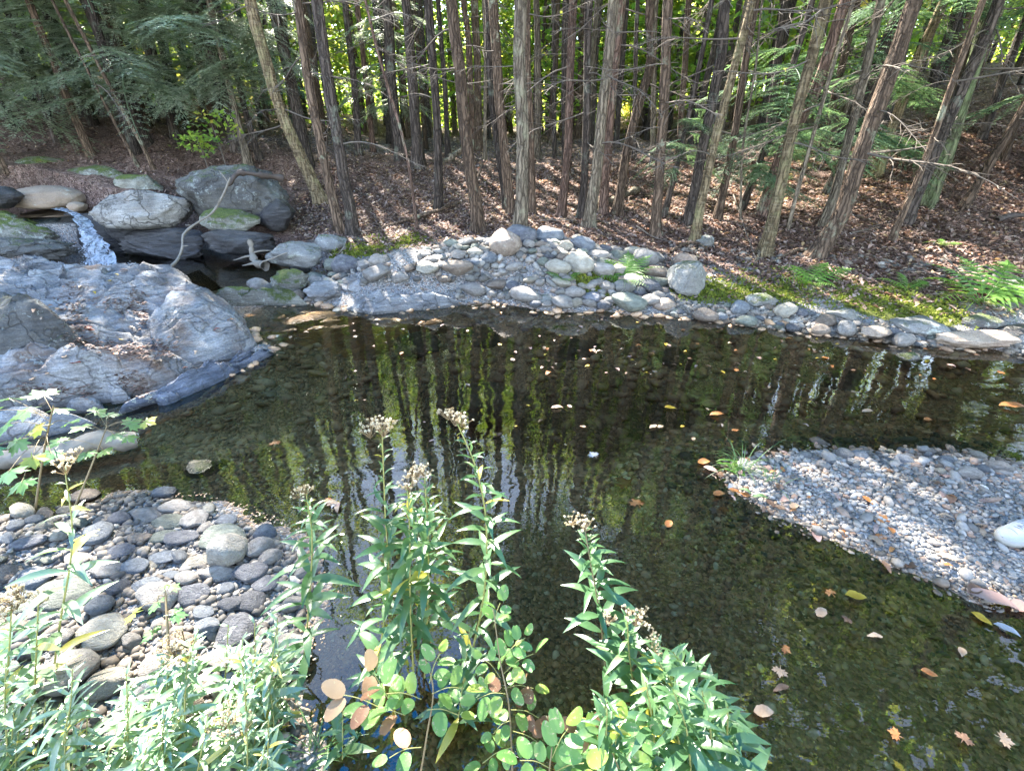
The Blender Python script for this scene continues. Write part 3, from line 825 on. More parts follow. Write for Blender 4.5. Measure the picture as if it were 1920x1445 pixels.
B('black wet ledge behind the upper pool', (235, 400, 425, 500), 6.8, M['dark_rock'], seed=23, dscale=.45, strata=.1, sub=5)
B('dark rock at the back of the upper pool', (370, 520, 425, 480), 6.55, M['dark_rock'], seed=29, dscale=.4, strata=.1)
B('mossy green ledge over which the waterfall drops', (-90, 122, 394, 478), 6.95, M['moss_rock'], seed=31, dscale=.35, strata=.12, cuts=4, sub=5, amp=.1)
B('layered dark rock under the mossy green ledge', (-120, 150, 440, 505), 6.35, M['lichen_rock'], seed=37, dscale=.25, strata=.14, sub=5)
B('dark rock plate behind the falling water', (95, 250, 402, 505), 7.1, M['dark_rock'], seed=39, dscale=.25, strata=.1)
B('long mossy rock on the slope behind the round brown boulder', (25, 140, 296, 345), 8.9, M['moss_rock'], seed=41, dscale=.6, strata=.06)
B('mossy rock on the slope behind the white crag', (130, 235, 312, 362), 8.4, M['moss_rock'], seed=43, dscale=.6, strata=.06)
B('small lichened rock between the mossy rocks and the big dark boulder', (222, 305, 326, 366), 8.0, M['moss_rock'], seed=47, dscale=.7)
B('rounded grey boulder beside the upper pool under the leaning trunks', (508, 612, 450, 506), 5.95, M['grey_rock'], seed=53, dscale=.7, cuts=5)
B('small grey rock behind the rounded grey boulder', (590, 650, 434, 476), 6.5, M['grey_rock'], seed=57)
B('dark earth-stained rock under the roots of the leaning trunk', (478, 560, 372, 432), 7.0, M['dark_rock'], seed=59, dscale=.6)
B('layered tan and grey rock on the rocky bar', (510, 580, 500, 552), 5.3, M['moss_rock'], seed=61, dscale=.7, strata=.16)
B('bluish grey rock plate on the rocky bar beside the layered rock', (570, 655, 524, 566), 5.15, M['ledge'], seed=67, dscale=.7, strata=.1)
B('flat slate rock plate between the bluish plate and the sunlit slab', (630, 720, 514, 552), 5.35, M['ledge'], seed=69, dscale=.8, strata=.1)
B('long slate rock behind the sunlit slab', (710, 812, 504, 540), 5.5, M['ledge'], seed=71, dscale=.6, strata=.08)
B('large round mossy-footed boulder on the rocky bar', (798, 860, 475, 526), 5.55, M['bank_rock'], seed=374, cuts=5, amp=.07, round_=1)
def hull_rock(label, pix, y, thick, m, seed):
    f_ = [at_y(u, v, y + .10 * k) for u, v, k in pix]
    c = np.mean(f_, 0)
    pts = [p for p in f_] + [c + (p - c) * .8 + (0, thick, -.02) for p in f_]
    bm = bmesh.new()
    for p in pts: bm.verts.new(p - c)
    r = bmesh.ops.convex_hull(bm, input=bm.verts[:])
    bmesh.ops.delete(bm, geom=list({g for g in r['geom_interior'] + r['geom_unused'] if isinstance(g, bmesh.types.BMVert)}), context='VERTS')
    bmesh.ops.triangulate(bm, faces=bm.faces[:])
    bmesh.ops.bevel(bm, geom=bm.edges[:], offset=.014, segments=2, affect='EDGES')
    bmesh.ops.triangulate(bm, faces=bm.faces[:])
    for _ in range(3):
        bmesh.ops.subdivide_edges(bm, edges=[e for e in bm.edges if e.calc_length() > .025], cuts=1, use_grid_fill=True)
        bmesh.ops.triangulate(bm, faces=bm.faces[:])
    co_ = np.array([v.co[:] for v in bm.verts])
    co_ += (.020 * fbm(co_ * 7 + seed, 5))[:, None] * (co_ / (np.linalg.norm(co_, axis=1)[:, None] + 1e-6))
    bm.verts.index_update()
    fs = np.array([[v.index for v in f.verts] for f in bm.faces])
    bm.free()
    return tag(put('boulder', fast_mesh('boulder', co_, fs, m), c), label, 'boulder')
hull_rock('upright angular boulder standing alone beside the ferns', [(1253, 528, 1.5), (1264, 508, 1.2), (1288, 490, 1.8), (1316, 488, 2.2), (1325, 512, 2), (1322, 545, 1.2), (1308, 556, 0), (1280, 548, -.6), (1258, 545, .6), (1300, 508, -.5)], 4.95, .28, M['bank_rock'], 79)
B('flat-topped tan rock behind the angular boulder', (1262, 1310, 472, 500), 5.6, M['tan_rock'], seed=83, cuts=7)
B('blocky rock lodged under a root beside the mossy trunk', (1306, 1340, 438, 478), 6.2, M['bank_rock'], seed=89, cuts=8)
B('low mossy stone set in the moss bank', (1396, 1455, 546, 580), 4.75, M['bank_rock'], seed=91)
B('dark mossy boulder at the water edge between two moss patches', (1552, 1608, 572, 608), 4.35, M['bank_rock'], seed=97)
B('rounded blue-grey boulder at the water edge below the big fern', (1676, 1762, 588, 630), 4.1, M['grey_rock'], seed=101, round_=.5)
B('flat purplish stone half in the water beside the rounded boulder', (1614, 1672, 608, 634), 4.0, M['tan_rock'], seed=103, dscale=.7)
B('long flat tan rock like a log along the water edge', (1760, 1915, 616, 656), 3.85, M['tan_rock'], seed=107, dscale=.35, cuts=4, strata=.1, tilt=0.0)
B('dark rock ledge under the big fern', (1795, 1880, 586, 622), 4.15, M['bank_rock'], seed=109, dscale=.6, strata=.1)
B('dark slate rock at the end of the long tan rock', (1862, 1990, 604, 642), 4.0, M['dark_rock'], seed=111, dscale=.5)
B('grey boulder behind the big fern', (1872, 1975, 520, 572), 4.75, M['grey_rock'], seed=113)
B('dark boulder half buried in leaves on the right-hand slope', (1490, 1545, 355, 400), 8.6, M['bank_rock'], seed=117)
B('mossy boulder poking through leaves under the big leaning trunk', (1365, 1410, 425, 458), 6.9, M['bank_rock'], seed=119)
B('brown-capped stone beside the sunlit slab', (976, 1016, 526, 552), 5.3, M['brown_rock'], seed=121, cuts=2, round_=1)
B('upright pale stone block at the waterline by the sunlit slab', (952, 972, 540, 566), 5.1, M['pale_rock'], seed=123, cuts=8)
B('dark oval stone at the waterline below the small fern', (1088, 1130, 544, 572), 4.95, COB['dark slate'], seed=127, cuts=2, round_=1)
B('long greenish stone at the waterline below the small fern', (1006, 1050, 550, 576), 4.95, M['bank_rock'], seed=129, cuts=3, round_=1)
B('round brown-grey stone at the waterline below the angular boulder', (1226, 1266, 556, 586), 4.75, M['tan_rock'], seed=131, cuts=3, round_=1)
B('leaning lichened stone between the fern and the angular boulder', (1150, 1190, 522, 554), 5.05, M['bank_rock'], seed=133, cuts=7)
for k, (bb, y, zc, lb) in enumerate((((740, 830, 632, 668), 4.0, -.14, 'mossy submerged boulder in front of the amber shelf'), ((850, 985, 742, 775), 2.95, -.20, 'dark sunken rock with leaves caught against it'),
                              ((1040, 1130, 648, 690), 3.7, -.22, 'brown sunken boulder reflected over by tree trunks'), ((860, 960, 625, 660), 4.1, -.22, 'olive sunken slab beside the mossy submerged boulder'),
                              ((1225, 1330, 662, 700), 3.5, -.24, 'dark olive sunken slab below the angular boulder'), ((345, 425, 862, 900), 2.35, -.04, 'brown stone just under water beside the cobble bank'),
                              ((1540, 1640, 700, 740), 3.2, -.2, 'dark sunken boulder out in the deep of the pool'), ((1680, 1730, 664, 686), 3.75, -.03, 'grey stone barely breaking the surface near the far shore'))):
    u0, u1, v0, v1 = bb
    c = at_z((u0 + u1) / 2, (v0 + v1) / 2, zc)
    w = depth(c) / F_PX
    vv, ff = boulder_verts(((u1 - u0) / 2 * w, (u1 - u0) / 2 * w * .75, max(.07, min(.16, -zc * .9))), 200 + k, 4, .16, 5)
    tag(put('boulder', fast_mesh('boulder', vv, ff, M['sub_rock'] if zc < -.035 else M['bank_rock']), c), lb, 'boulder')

# ---- waterfall
wm, nt, out = new_mat('falling water')
co = obj_coords(nt, (34, 12, 3.2), world_space=True)
n = noise(nt, co, 1.0, 5, 0.62, 0.4)
fo = ramp(nt, n, [(0.36, (0.12,) * 3), (0.60, (0.95,) * 3)])
g = nd(nt, 'ShaderNodeBsdfPrincipled', {'Base Color': (0.60, 0.67, 0.78), 'Roughness': 0.2, 'Normal': bump(nt, n, 0.7, 0.015)})
tl = nd(nt, 'ShaderNodeBsdfTranslucent', {'Color': (0.4, 0.47, 0.56)})
gw = nd(nt, 'ShaderNodeMixShader', {0: 0.35, 1: g.outputs[0], 2: tl.outputs[0]})
t = nd(nt, 'ShaderNodeBsdfTransparent', {'Color': (0.55, 0.62, 0.7)})
nt.links.new(nd(nt, 'ShaderNodeMixShader', {0: fo, 1: t.outputs[0], 2: gw.outputs[0]}).outputs[0], out.inputs[0])
L = smooth_path([at_y(102, 396, 7.15), at_y(132, 404, 6.95), at_y(150, 432, 6.7), at_y(158, 462, 6.45), at_y(165, 500, 6.2)], 50)
Rr = smooth_path([at_y(116, 393, 7.35), at_y(148, 403, 7.1), at_y(180, 432, 6.8), at_y(204, 462, 6.5), at_y(226, 502, 6.2)], 50)
ss_ = np.linspace(0, 1, 40)
V = L[:, None] * (1 - ss_[None, :, None]) + Rr[:, None] * ss_[None, :, None]
nn = fbm(np.stack([V[..., 0] * 14, V[..., 1] * 14, V[..., 2] * 4], -1), 4)
V[..., 1] -= 0.05 * nn + .07 * np.sin(math.pi * ss_)[None, :]
V[..., 2] += 0.02 * nn + 0.03
V[..., 0] += .03 * fbm(np.stack([V[..., 0] * 2, V[..., 2] * 7, V[..., 1]], -1), 3) * (np.abs(ss_ - .5) * 2)[None, :] ** 2
i = np.arange(49)[:, None] * 40 + np.arange(39)[None]
f = np.stack([i, i + 1, i + 41, i + 40], -1).reshape(-1, 4)
wf_me = fast_mesh('waterfall', V.reshape(-1, 3), f, wm)
tag(put('waterfall', wf_me), 'small white waterfall tumbling over the mossy ledge into the upper pool', 'waterfall')

# foam and spray where the fall breaks up and lands
n = 160
t = .75 + .25 * RNG.random(n)
sx = RNG.random(n)
k = (t * 49).astype(int)
c = L[k] * (1 - sx[:, None]) + Rr[k] * sx[:, None]
c = c + np.stack([RNG.normal(0, .025, n), -.05 - .06 * np.sin(math.pi * sx) + RNG.normal(0, .02, n), .035 + RNG.normal(0, .02, n)], 1)
m_ = 500
c2 = np.stack([RNG.normal(-5.35, .26, m_), RNG.normal(6.05, .14, m_), .105 + np.abs(RNG.normal(0, .02, m_))], 1)
c = np.vstack([c, c2]); n = len(c)
v, f = ico(1)
r = RNG.uniform(.002, .0065, n)
V = (v[None] * (r[:, None] * RNG.uniform(.6, 1.5, (n, 3)))[:, None, :] + c[:, None, :]).reshape(-1, 3)
fm, nt, out = new_mat('foam')
p = nd(nt, 'ShaderNodeBsdfPrincipled', {'Base Color': (0.42, 0.46, 0.52, 1), 'Roughness': 0.4})
nt.links.new(p.outputs[0], out.inputs[0])
tag(put('foam', fast_mesh('foam', V, (f[None] + (np.arange(n) * len(v))[:, None, None]).reshape(-1, 3), fm)), kind='stuff')

# ------------------------------------------------------------------ cobbles one can count
COBV = []
for k in range(12):
    rg = np.random.default_rng(500 + k)
    v, f = boulder_verts((1, 1, 1), 300 + k * 7, 3, 0.08, 4 if k % 3 == 0 else 9, round_=0.5 if k % 3 == 0 else 0.0)
    COBV.append((v, f))
COB_ME = {}
def cob_mesh(k, col):
    if (k, col) not in COB_ME:
        COB_ME[(k, col)] = fast_mesh('cobble', *COBV[k], COB[col] if col in COB else M[col])
    return COB_ME[(k, col)]
OCC = []          # taken places (x, y, r)
for o in list(C.objects):
    if o.name.startswith('boulder'):
        sx = [v.co.x for v in o.data.vertices]
        OCC.append((o.location.x, o.location.y, (max(sx) - min(sx)) * .40))

def cobble(x, y, a, b, c, rz, k, col, label, group, sunk=0.25):
    z = ground(x, y)[0]
    o = put('cobble', cob_mesh(k, col), (x, y, z + c * (1 - 2 * sunk)), (random.uniform(-.15, .15), random.uniform(-.15, .15), rz), (a, b, c))
    return tag(o, label, 'stone', group)

HAND = [
 (432, 1038, 31, 31, 'pale_stone', 'pale round stone sitting highest on the foreground cobble bank'),
 (421, 1010, 46, 21, 'greenish grey', 'long greenish oval stone right behind the pale round stone'),
 (423, 976, 24, 14, 'blue grey', 'blue-grey smooth stone at the water end of the cobble bank behind the long oval'),
 (386, 990, 14, 14, 'warm grey', 'small rounded stone tucked between the blue-grey stone and the long oval'),
 (367, 975, 25, 18, 'warm grey', 'speckled grey-brown stone next to the blue-grey smooth stone'),
 (318, 975, 28, 14, 'greenish grey', 'blue-green wedge of stone next to the speckled grey-brown stone'),
 (334, 946, 29, 17, 'warm grey', 'tan rounded stone nearest the fallen leaves at the water edge'),
 (271, 963, 33, 13, 'warm grey', 'long grey stone lying flat beside the tan rounded stone'),
 (261, 1007, 23, 14, 'brown', 'pinkish-brown oval stone in the middle of the cobble bank'),
 (309, 1004, 25, 13, 'greenish grey', 'dark green-grey stone touching the pinkish-brown oval'),
 (340, 1007, 32, 13, 'dark slate', 'dark flat wedge between the green-grey stone and the long greenish oval'),
 (309, 1045, 26, 13, 'blue grey', 'pale blue-grey oval stone in front of the dark flat wedge'),
 (366, 1052, 26, 16, 'pale tan', 'light tan oval stone to the side of the pale round stone'),
 (227, 1034, 28, 12, 'dark slate', 'dark pointed flat stone in front of the pinkish-brown oval'),
 (248, 1062, 29, 16, 'blue grey', 'bluest long stone in the middle of the cobble bank'),
 (292, 1058, 16, 9, 'pale tan', 'small pale egg-shaped stone touching the pale blue-grey oval'),
 (226, 1103, 20, 22, 'dark slate', 'narrow slate-blue stone standing on edge in the cobbles'),
 (280, 1094, 27, 18, 'blue grey', 'flat grey-blue stone beside the narrow slate-blue one'),
 (321, 1076, 18, 9, 'blue grey', 'small light grey-blue stone below the light tan oval'),
 (408, 1072, 34, 19, 'warm grey', 'speckled brown-grey slab stone under the pale round stone'),
 (472, 1068, 28, 26, 'dark slate', 'dark straight-sided slate block beside the pale round stone'),
 (427, 1104, 14, 14, 'blue grey', 'small deep-blue stone below the speckled slab stone'),
 (366, 1112, 28, 20, 'dark slate', 'grey granite-like stone in front of the small light grey-blue stone'),
 (502, 1096, 22, 18, 'dark slate', 'very dark rounded stone at the wet edge of the cobble bank'),
 (472, 1130, 24, 19, 'dark slate', 'dark grey rounded stone below the straight-sided slate block'),
 (446, 1176, 36, 32, 'dark slate', 'biggest dark grey stone among the white-glinting leaves'),
 (190, 1182, 54, 27, 'pale tan', 'big pale speckled stone behind the sunlit asters'),
 (125, 1115, 50, 18, 'greenish grey', 'long greenish stone behind the tall yellowing aster'),
 (204, 1068, 32, 17, 'warm grey', 'broad grey stone beside the bluest long stone'),
 (55, 1016, 30, 16, 'dark slate', 'dark oval stone near the frame edge on the cobble bank'),
 (17, 1072, 24, 18, 'brown', 'brown rounded stone cut by the frame edge on the cobble bank'),
 (90, 1048, 20, 13, 'greenish grey', 'olive-grey rounded stone beside the dark oval near the frame edge'),
 (225, 1196, 24, 16, 'pale tan', 'tan rounded stone under the big pale speckled stone'),
 (160, 926, 27, 14, 'brown', 'brownish wet stone at the head of the cobble bank by the inlet'),
 (150, 1046, 26, 14, 'warm grey', 'light brown flat stone beside the stem of the yellowing aster'),
 (430, 1228, 38, 20, 'warm grey', 'brown-grey long stone lying under the sunlit asters'),
]
n_cob = 0
for i, (u, v, hw, hh, col, lab) in enumerate(HAND):
    p = hit(u, v + hh * .4)
    w = depth(p) / F_PX
    a = hw * w * 1.12
    b = a * (.62 if hw > 1.4 * hh else .9)
    c = np.clip((hh * w - .62 * b) / .7, .42 * b, 1.0 * b)
    if col == 'pale_stone':
        b, c = a, a * .95
    cobble(p[0], p[1], a, b, c, random.uniform(-.2, .35), (i * 5) % 12, col, lab, 'stones of the foreground cobble bank', .12 if i < 2 else .22)
    OCC.append((p[0], p[1], (a + b) / 2 * .9)); n_cob += 1

def scatter_cobbles(pxpoly, n, lo, hi, place, tries=6000, weights=None, squash=.68, packed=.74):
    global n_cob
    P = np.array([hit(u, v)[:2] for u, v in pxpoly])
    lo_, hi_ = P.min(0), P.max(0)
    got = 0
    names = list(COB)
    for t in range(tries):
        if got >= n: break
        q = lo_ + (hi_ - lo_) * RNG.random(2)
        if sdpoly(q[None], P)[0] > 0: continue
        fr = 1 - t / tries
        r = lo + (hi - lo) * (RNG.random() ** 2.0) * (0.35 + .65 * fr)
        if any((q[0] - x) ** 2 + (q[1] - y) ** 2 < ((r + s) * packed) ** 2 for x, y, s in OCC): continue
        col = names[RNG.choice(len(names), p=weights)]
        a, b = r * RNG.uniform(1.0, 1.35), r * RNG.uniform(.7, 1)
        c = r * RNG.uniform(squash * .7, squash * 1.2)
        size = 'small' if r < lo + (hi - lo) * .3 else 'fist-sized' if r < .085 else 'large'
        cobble(q[0], q[1], a, b, c, RNG.uniform(-.7, .7), int(RNG.integers(12)), col, f'{size} {col} stone lying loose on {place}', f'{size} {col} stones on {place}', .2)
        OCC.append((q[0], q[1], r)); got += 1; n_cob += 1
    return got

FORE = [(-60, 985), (110, 958), (220, 935), (310, 928), (400, 952), (480, 998), (540, 1022), (585, 1070), (580, 1130), (555, 1210), (530, 1320), (580, 1420), (300, 1500), (-150, 1445), (-200, 1100)]
FARB = [(480, 556), (560, 512), (640, 500), (720, 490), (790, 470), (850, 456), (930, 456), (1000, 452), (1100, 462), (1180, 468), (1236, 486), (1250, 578), (1100, 582), (1010, 578), (950, 562), (850, 556), (840, 540), (700, 530), (650, 545), (600, 568)]
SHORE = [(1240, 560), (1330, 572), (1450, 580), (1560, 596), (1680, 610), (1800, 620), (1920, 640), (1920, 668), (1780, 654), (1690, 650), (1580, 636), (1480, 622), (1380, 610), (1250, 594)]
scatter_cobbles(FORE, 84, .036, .088, 'the foreground cobble bank', weights=[.30, .12, .28, .12, .08, .10])
scatter_cobbles(FARB, 140, .06, .22, 'the rocky bar across the pool', weights=[.06, .12, .34, .16, .16, .16])
scatter_cobbles([(1560, 852), (1640, 846), (1760, 850), (1900, 866), (1920, 905), (1800, 900), (1640, 880)], 26, .02, .055, 'the top edge of the gravel bar', weights=[.42, .12, .18, .14, .08, .06])
scatter_cobbles(SHORE, 55, .03, .11, 'the far waterline below the moss', weights=[.24, .22, .2, .06, .16, .12])
print('cobbles', n_cob)

# ------------------------------------------------------------------ uncountable small stones, one object per bed
def pebbles(name, xy, size, m, sub=1, squash=(.45, .8), lift=.25, zadd=0.0, tone_pow=1.0, tone_mul=1.0):
    n = len(xy)
    v, f = ico(sub)
    rg = np.random.default_rng(len(name))
    base = []
    for k in range(8):
        base.append(v * (1 + .16 * fbm(v * 1.2 + k * 5, 2))[:, None])
    base = np.array(base)
    sh = rg.integers(0, 8, n)
    a = rg.uniform(0, 2 * math.pi, n)
    sx, sy, sz = size * rg.uniform(.9, 1.4, n), size * rg.uniform(.6, 1, n), size * rg.uniform(*squash, n)
    q = base[sh] * np.stack([sx, sy, sz], 1)[:, None, :]
    tl = rg.normal(0, .22, (n, 2))
    q[..., 2] += q[..., 0] * tl[:, :1] + q[..., 1] * tl[:, 1:]
    x = q[..., 0] * np.cos(a)[:, None] - q[..., 1] * np.sin(a)[:, None]
    y = q[..., 0] * np.sin(a)[:, None] + q[..., 1] * np.cos(a)[:, None]
    z = ground(xy[:, 0], xy[:, 1])
    V = np.stack([x + xy[:, :1], y + xy[:, 1:], q[..., 2] + (z + sz * lift + zadd)[:, None]], -1).reshape(-1, 3)
    Fc = (f[None] + (np.arange(n) * len(v))[:, None, None]).reshape(-1, 3)
    tone = np.repeat(rg.random(n) ** tone_pow * tone_mul, len(v))
    return tag(put(name, fast_mesh(name, V, Fc, m, True, {'tone': tone})), kind='stuff')

def sample_poly(P, n):
    lo, hi = P.min(0), P.max(0)
    out = []
    while sum(len(o) for o in out) < n:
        q = lo + (hi - lo) * RNG.random((n * 2, 2))
        out.append(q[sdpoly(q, P) < 0])
    return np.vstack(out)[:n]

def free(xy, k=.75):
    occ = np.array(OCC)
    keep = np.ones(len(xy), bool)
    for x, y, r in occ:
        keep &= (xy[:, 0] - x) ** 2 + (xy[:, 1] - y) ** 2 > (r * k) ** 2
    return xy[keep]

q = np.vstack([sample_poly(BAR, 16000), sample_poly(grow(BAR, .42), 16000)])
sb_ = sdpoly(q, BAR)
q = q[(q[:, 0] < 4.6) & ((np.arange(len(q)) < 16000) | ((sb_ > 0) & (RNG.random(len(q)) > sb_ / .40)))]
sz = .006 + .013 * RNG.random(len(q)) ** 2.2
sz = np.where(RNG.random(len(q)) < .05, sz * 1.9, sz)
sz = sz * np.interp(q[:, 1], [1.2, 1.9, 2.25], [.85, 1.0, 1.5])
pebbles('gravel_bar_pebbles', q, sz, M['gravel'], lift=.35)

far_in = [(-2.6, 5.5), (-2.4, 2.2), (1.2, 2.6), (6, 2.2), (7, 3.2), (2, 5.0)]
q = np.vstack([sample_poly(np.array(far_in, float), 5200), sample_poly(np.array([(-2.0, .9), (2.6, .4), (3.2, 1.3), (1.2, 2.6), (-2.2, 2.4)], float), 19000)])
g, s_, sb_, _, _ = ground(q[:, 0], q[:, 1], True)
q = q[(s_ < .05) & (sb_ > -.05)]
big = np.where(q[:, 1] < 2.0, .0042 + .020 * RNG.random(len(q)) ** 6, np.interp(q[:, 1], [2.0, 3.2], [.006, .016]) + np.interp(q[:, 1], [2.0, 3.4], [.018, .06]) * RNG.random(len(q)) ** 3)
lw = sstep(.1, -.9, q[:, 0]) * (q[:, 1] < 2.6)
big = np.minimum(big * (1 + .9 * lw), .05 + .05 * (q[:, 1] > 2.6))
big = np.where(q[:, 1] < 2.6, np.minimum(big, .006 + .35 * np.abs(g[(s_ < .05) & (sb_ > -.05)])), big)
pebbles('stream_bed_stones', q, big, M['bedstones'], squash=(.3, .6), lift=.1, tone_mul=np.interp(ground(q[:, 0], q[:, 1]), [-.38, -.20], [.12, 1]))  # stone tone drops with depth, standing in for light the water absorbs

q = free(sample_poly(np.array([hit(u, v)[:2] for u, v in FARB]), 1700), .6)
pebbles('bar_stones', q, .012 + .060 * RNG.random(len(q)) ** 2.5, M['smallstones'], lift=.3)
q = free(sample_poly(np.array([hit(u, v)[:2] for u, v in SHORE]), 2600), .6)
pebbles('shore_stones', q, .012 + .030 * RNG.random(len(q)) ** 2, M['smallstones'], lift=.3)
q = sample_poly(np.array([hit(u, v)[:2] for u, v in [(1230, 480), (1400, 490), (1600, 500), (1760, 520), (1920, 560), (1920, 500), (1700, 480), (1500, 470), (1240, 462)]]), 260)
q = free(q, .6)
pebbles('upper_bank_stones', q, .015 + .06 * RNG.random(len(q)) ** 2.5, M['bankfill'], lift=-.2)
q = free(sample_poly(np.array([hit(u, v)[:2] for u, v in FORE]), 4200), .7)
pebbles('cobble_bank_stones', q, .008 + .020 * RNG.random(len(q)) ** 2, M['bankfill'], lift=.2, tone_pow=.9)

# ------------------------------------------------------------------ leaf litter of the forest floor
def litter(name, xy, size, m, zadd=.006, tilt=.45):
    n = len(xy)
    rg = np.random.default_rng(3)
    L = size * rg.uniform(.8, 1.3, n)
    W = L * rg.uniform(.45, .7, n)
    a = rg.uniform(0, 2 * math.pi, n)
    t = np.clip(rg.normal(0, tilt, n), -.75, .75)
    cu = rg.uniform(-.25, .35, n) * L
    pts = np.zeros((n, 4, 3))
    pts[:, 0, 0] = -L / 2; pts[:, 2, 0] = L / 2
    pts[:, 1, 1] = W / 2; pts[:, 3, 1] = -W / 2
    pts[:, 1, 2] = cu; pts[:, 3, 2] = cu * rg.uniform(.2, 1, n)
    pts[:, 1, 0] += L * .08; pts[:, 3, 0] -= L * .05
    pts[..., 2] += pts[..., 0] * np.tan(t)[:, None] * .8
    x = pts[..., 0] * np.cos(a)[:, None] - pts[..., 1] * np.sin(a)[:, None]
    y = pts[..., 0] * np.sin(a)[:, None] + pts[..., 1] * np.cos(a)[:, None]
    z = ground(xy[:, 0], xy[:, 1])
    V = np.stack([x + xy[:, :1], y + xy[:, 1:], pts[..., 2] + (z + zadd + L * .15)[:, None]], -1).reshape(-1, 3)
    Fc = np.arange(n * 4).reshape(n, 4)
    return tag(put(name, fast_mesh(name, V, Fc, m, False, {'tone': np.repeat(rg.random(n), 4)})), kind='stuff')

n = 130000
th = RNG.uniform(-1.02, 1.02, n)
rr = 5.0 * (30 / 5.0) ** (RNG.random(n) ** 1.35)
q = np.stack([rr * np.sin(th), rr * np.cos(th)], 1)
q = np.vstack([q, np.stack([RNG.uniform(-3.5, 8, 40000), RNG.uniform(5.2, 10, 40000)], 1)])
g, s_, sb_, su_, st_ = ground(q[:, 0], q[:, 1], True)
lim = np.interp(q[:, 0], [-3, 1.6, 2.8, 8], [1.45, 1.4, .8, .6])
keep = (s_ > lim + .5 * (RNG.random(len(q)) - .5)) & (su_ > .45) & (st_ > .3)
keep |= (s_ > .25) & (su_ > .4) & (RNG.random(len(q)) < .06)
q = free(q[keep & (q[:, 1] > 2.6)], .8)
litter('leaf_litter', q, .034 + .034 * RNG.random(len(q)), M['litter'])

# ------------------------------------------------------------------ single fallen leaves
def ovate(L=1.0, W=.5, curl=.1, fold=.1, n=9, seed=0):
    s = np.linspace(0, 1, n)
    w = W / 2 * np.sin(math.pi * s ** .8) ** .85
    w[-1] = .003; w[0] = .01
    rg = np.random.default_rng(seed)
    jit = rg.uniform(.9, 1.1, (n, 2))
    v = []
    for k in range(n):
        z = curl * math.sin(s[k] * math.pi * rg.uniform(.9, 1.1)) + (.03 * math.sin(9 * s[k] + seed))
        x = (s[k] - .5) * L
        v += [(x, -w[k] * jit[k, 0], z + fold * w[k] * 2), (x, 0, z), (x, w[k] * jit[k, 1], z + fold * w[k] * 2.3)]
    f = []
    for k in range(n - 1):
        a = k * 3
        f += [(a, a + 1, a + 4, a + 3), (a + 1, a + 2, a + 5, a + 4)]
    return np.array(v), np.array(f)

MAPLE = [(0, -.48), (.03, -.12), (.30, -.24), (.26, -.12), (.46, -.06), (.36, .03), (.50, .20), (.36, .18), (.30, .26), (.16, .14), (.20, .34), (.11, .32), (0, .52)]
def maple(seed=0, curl=.08):
    rg = np.random.default_rng(seed)
    right = [(x * rg.uniform(.92, 1.08), y) for x, y in MAPLE]
    left = [(-x * rg.uniform(.92, 1.08), y) for x, y in MAPLE[1:-1]][::-1]
    o = np.array(right + left)
    c = np.array([0, -.1])
    v = [(*c, 0.0)]
    for k in (0.55, 1.0):
        for x, y in c + (o - c) * k:
            v.append((x, y, 0))
    v = np.array(v)
    r = np.linalg.norm(v[:, :2] - c, axis=1)
    v[:, 2] = -curl * r * 1.6 + .05 * np.sin(7 * np.arctan2(v[:, 1] + .1, v[:, 0]) + seed) * r
    m_ = len(o)
    f = []
    for k in range(m_):
        j = (k + 1) % m_
        f.append((0, 1 + k, 1 + j, 0))
        f.append((1 + k, 1 + m_ + k, 1 + m_ + j, 1 + j))
    # triangles stored as quads are avoided: split
    tri = []
    for a, b, c2, d in f:
        tri.append((a, b, c2))
        if d != a: tri.append((a, c2, d))
    return v, np.array(tri)

FL = []
for k in range(5):
    FL.append(('oval', ovate(1, [.5, .42, .58, .34, .62][k], [.05, .12, .03, .10, .16][k], .12, seed=k)))
for k in range(3):
    FL.append(('maple', maple(k, [.02, .1, .18][k])))
FL_ME = {}
def fallen(x, y, z, L, kind, col, label, group=None, rz=None, flat=True):
    key = (kind, col)
    if key not in FL_ME:
        v, f = FL[kind][1]
        FL_ME[key] = fast_mesh('fallen_leaf', v, f, M['fl_' + col], True, {'tone': np.clip(.5 + .5 * vnoise(v * 3 + kind), 0, 1)})
    t = .04 if flat else .3
    o = put('fallen_leaf', FL_ME[key], (x, y, z), (random.uniform(-t, t), random.uniform(-t, t), random.uniform(0, 6.28) if rz is None else rz), L)
    return tag(o, label, 'leaf', group)

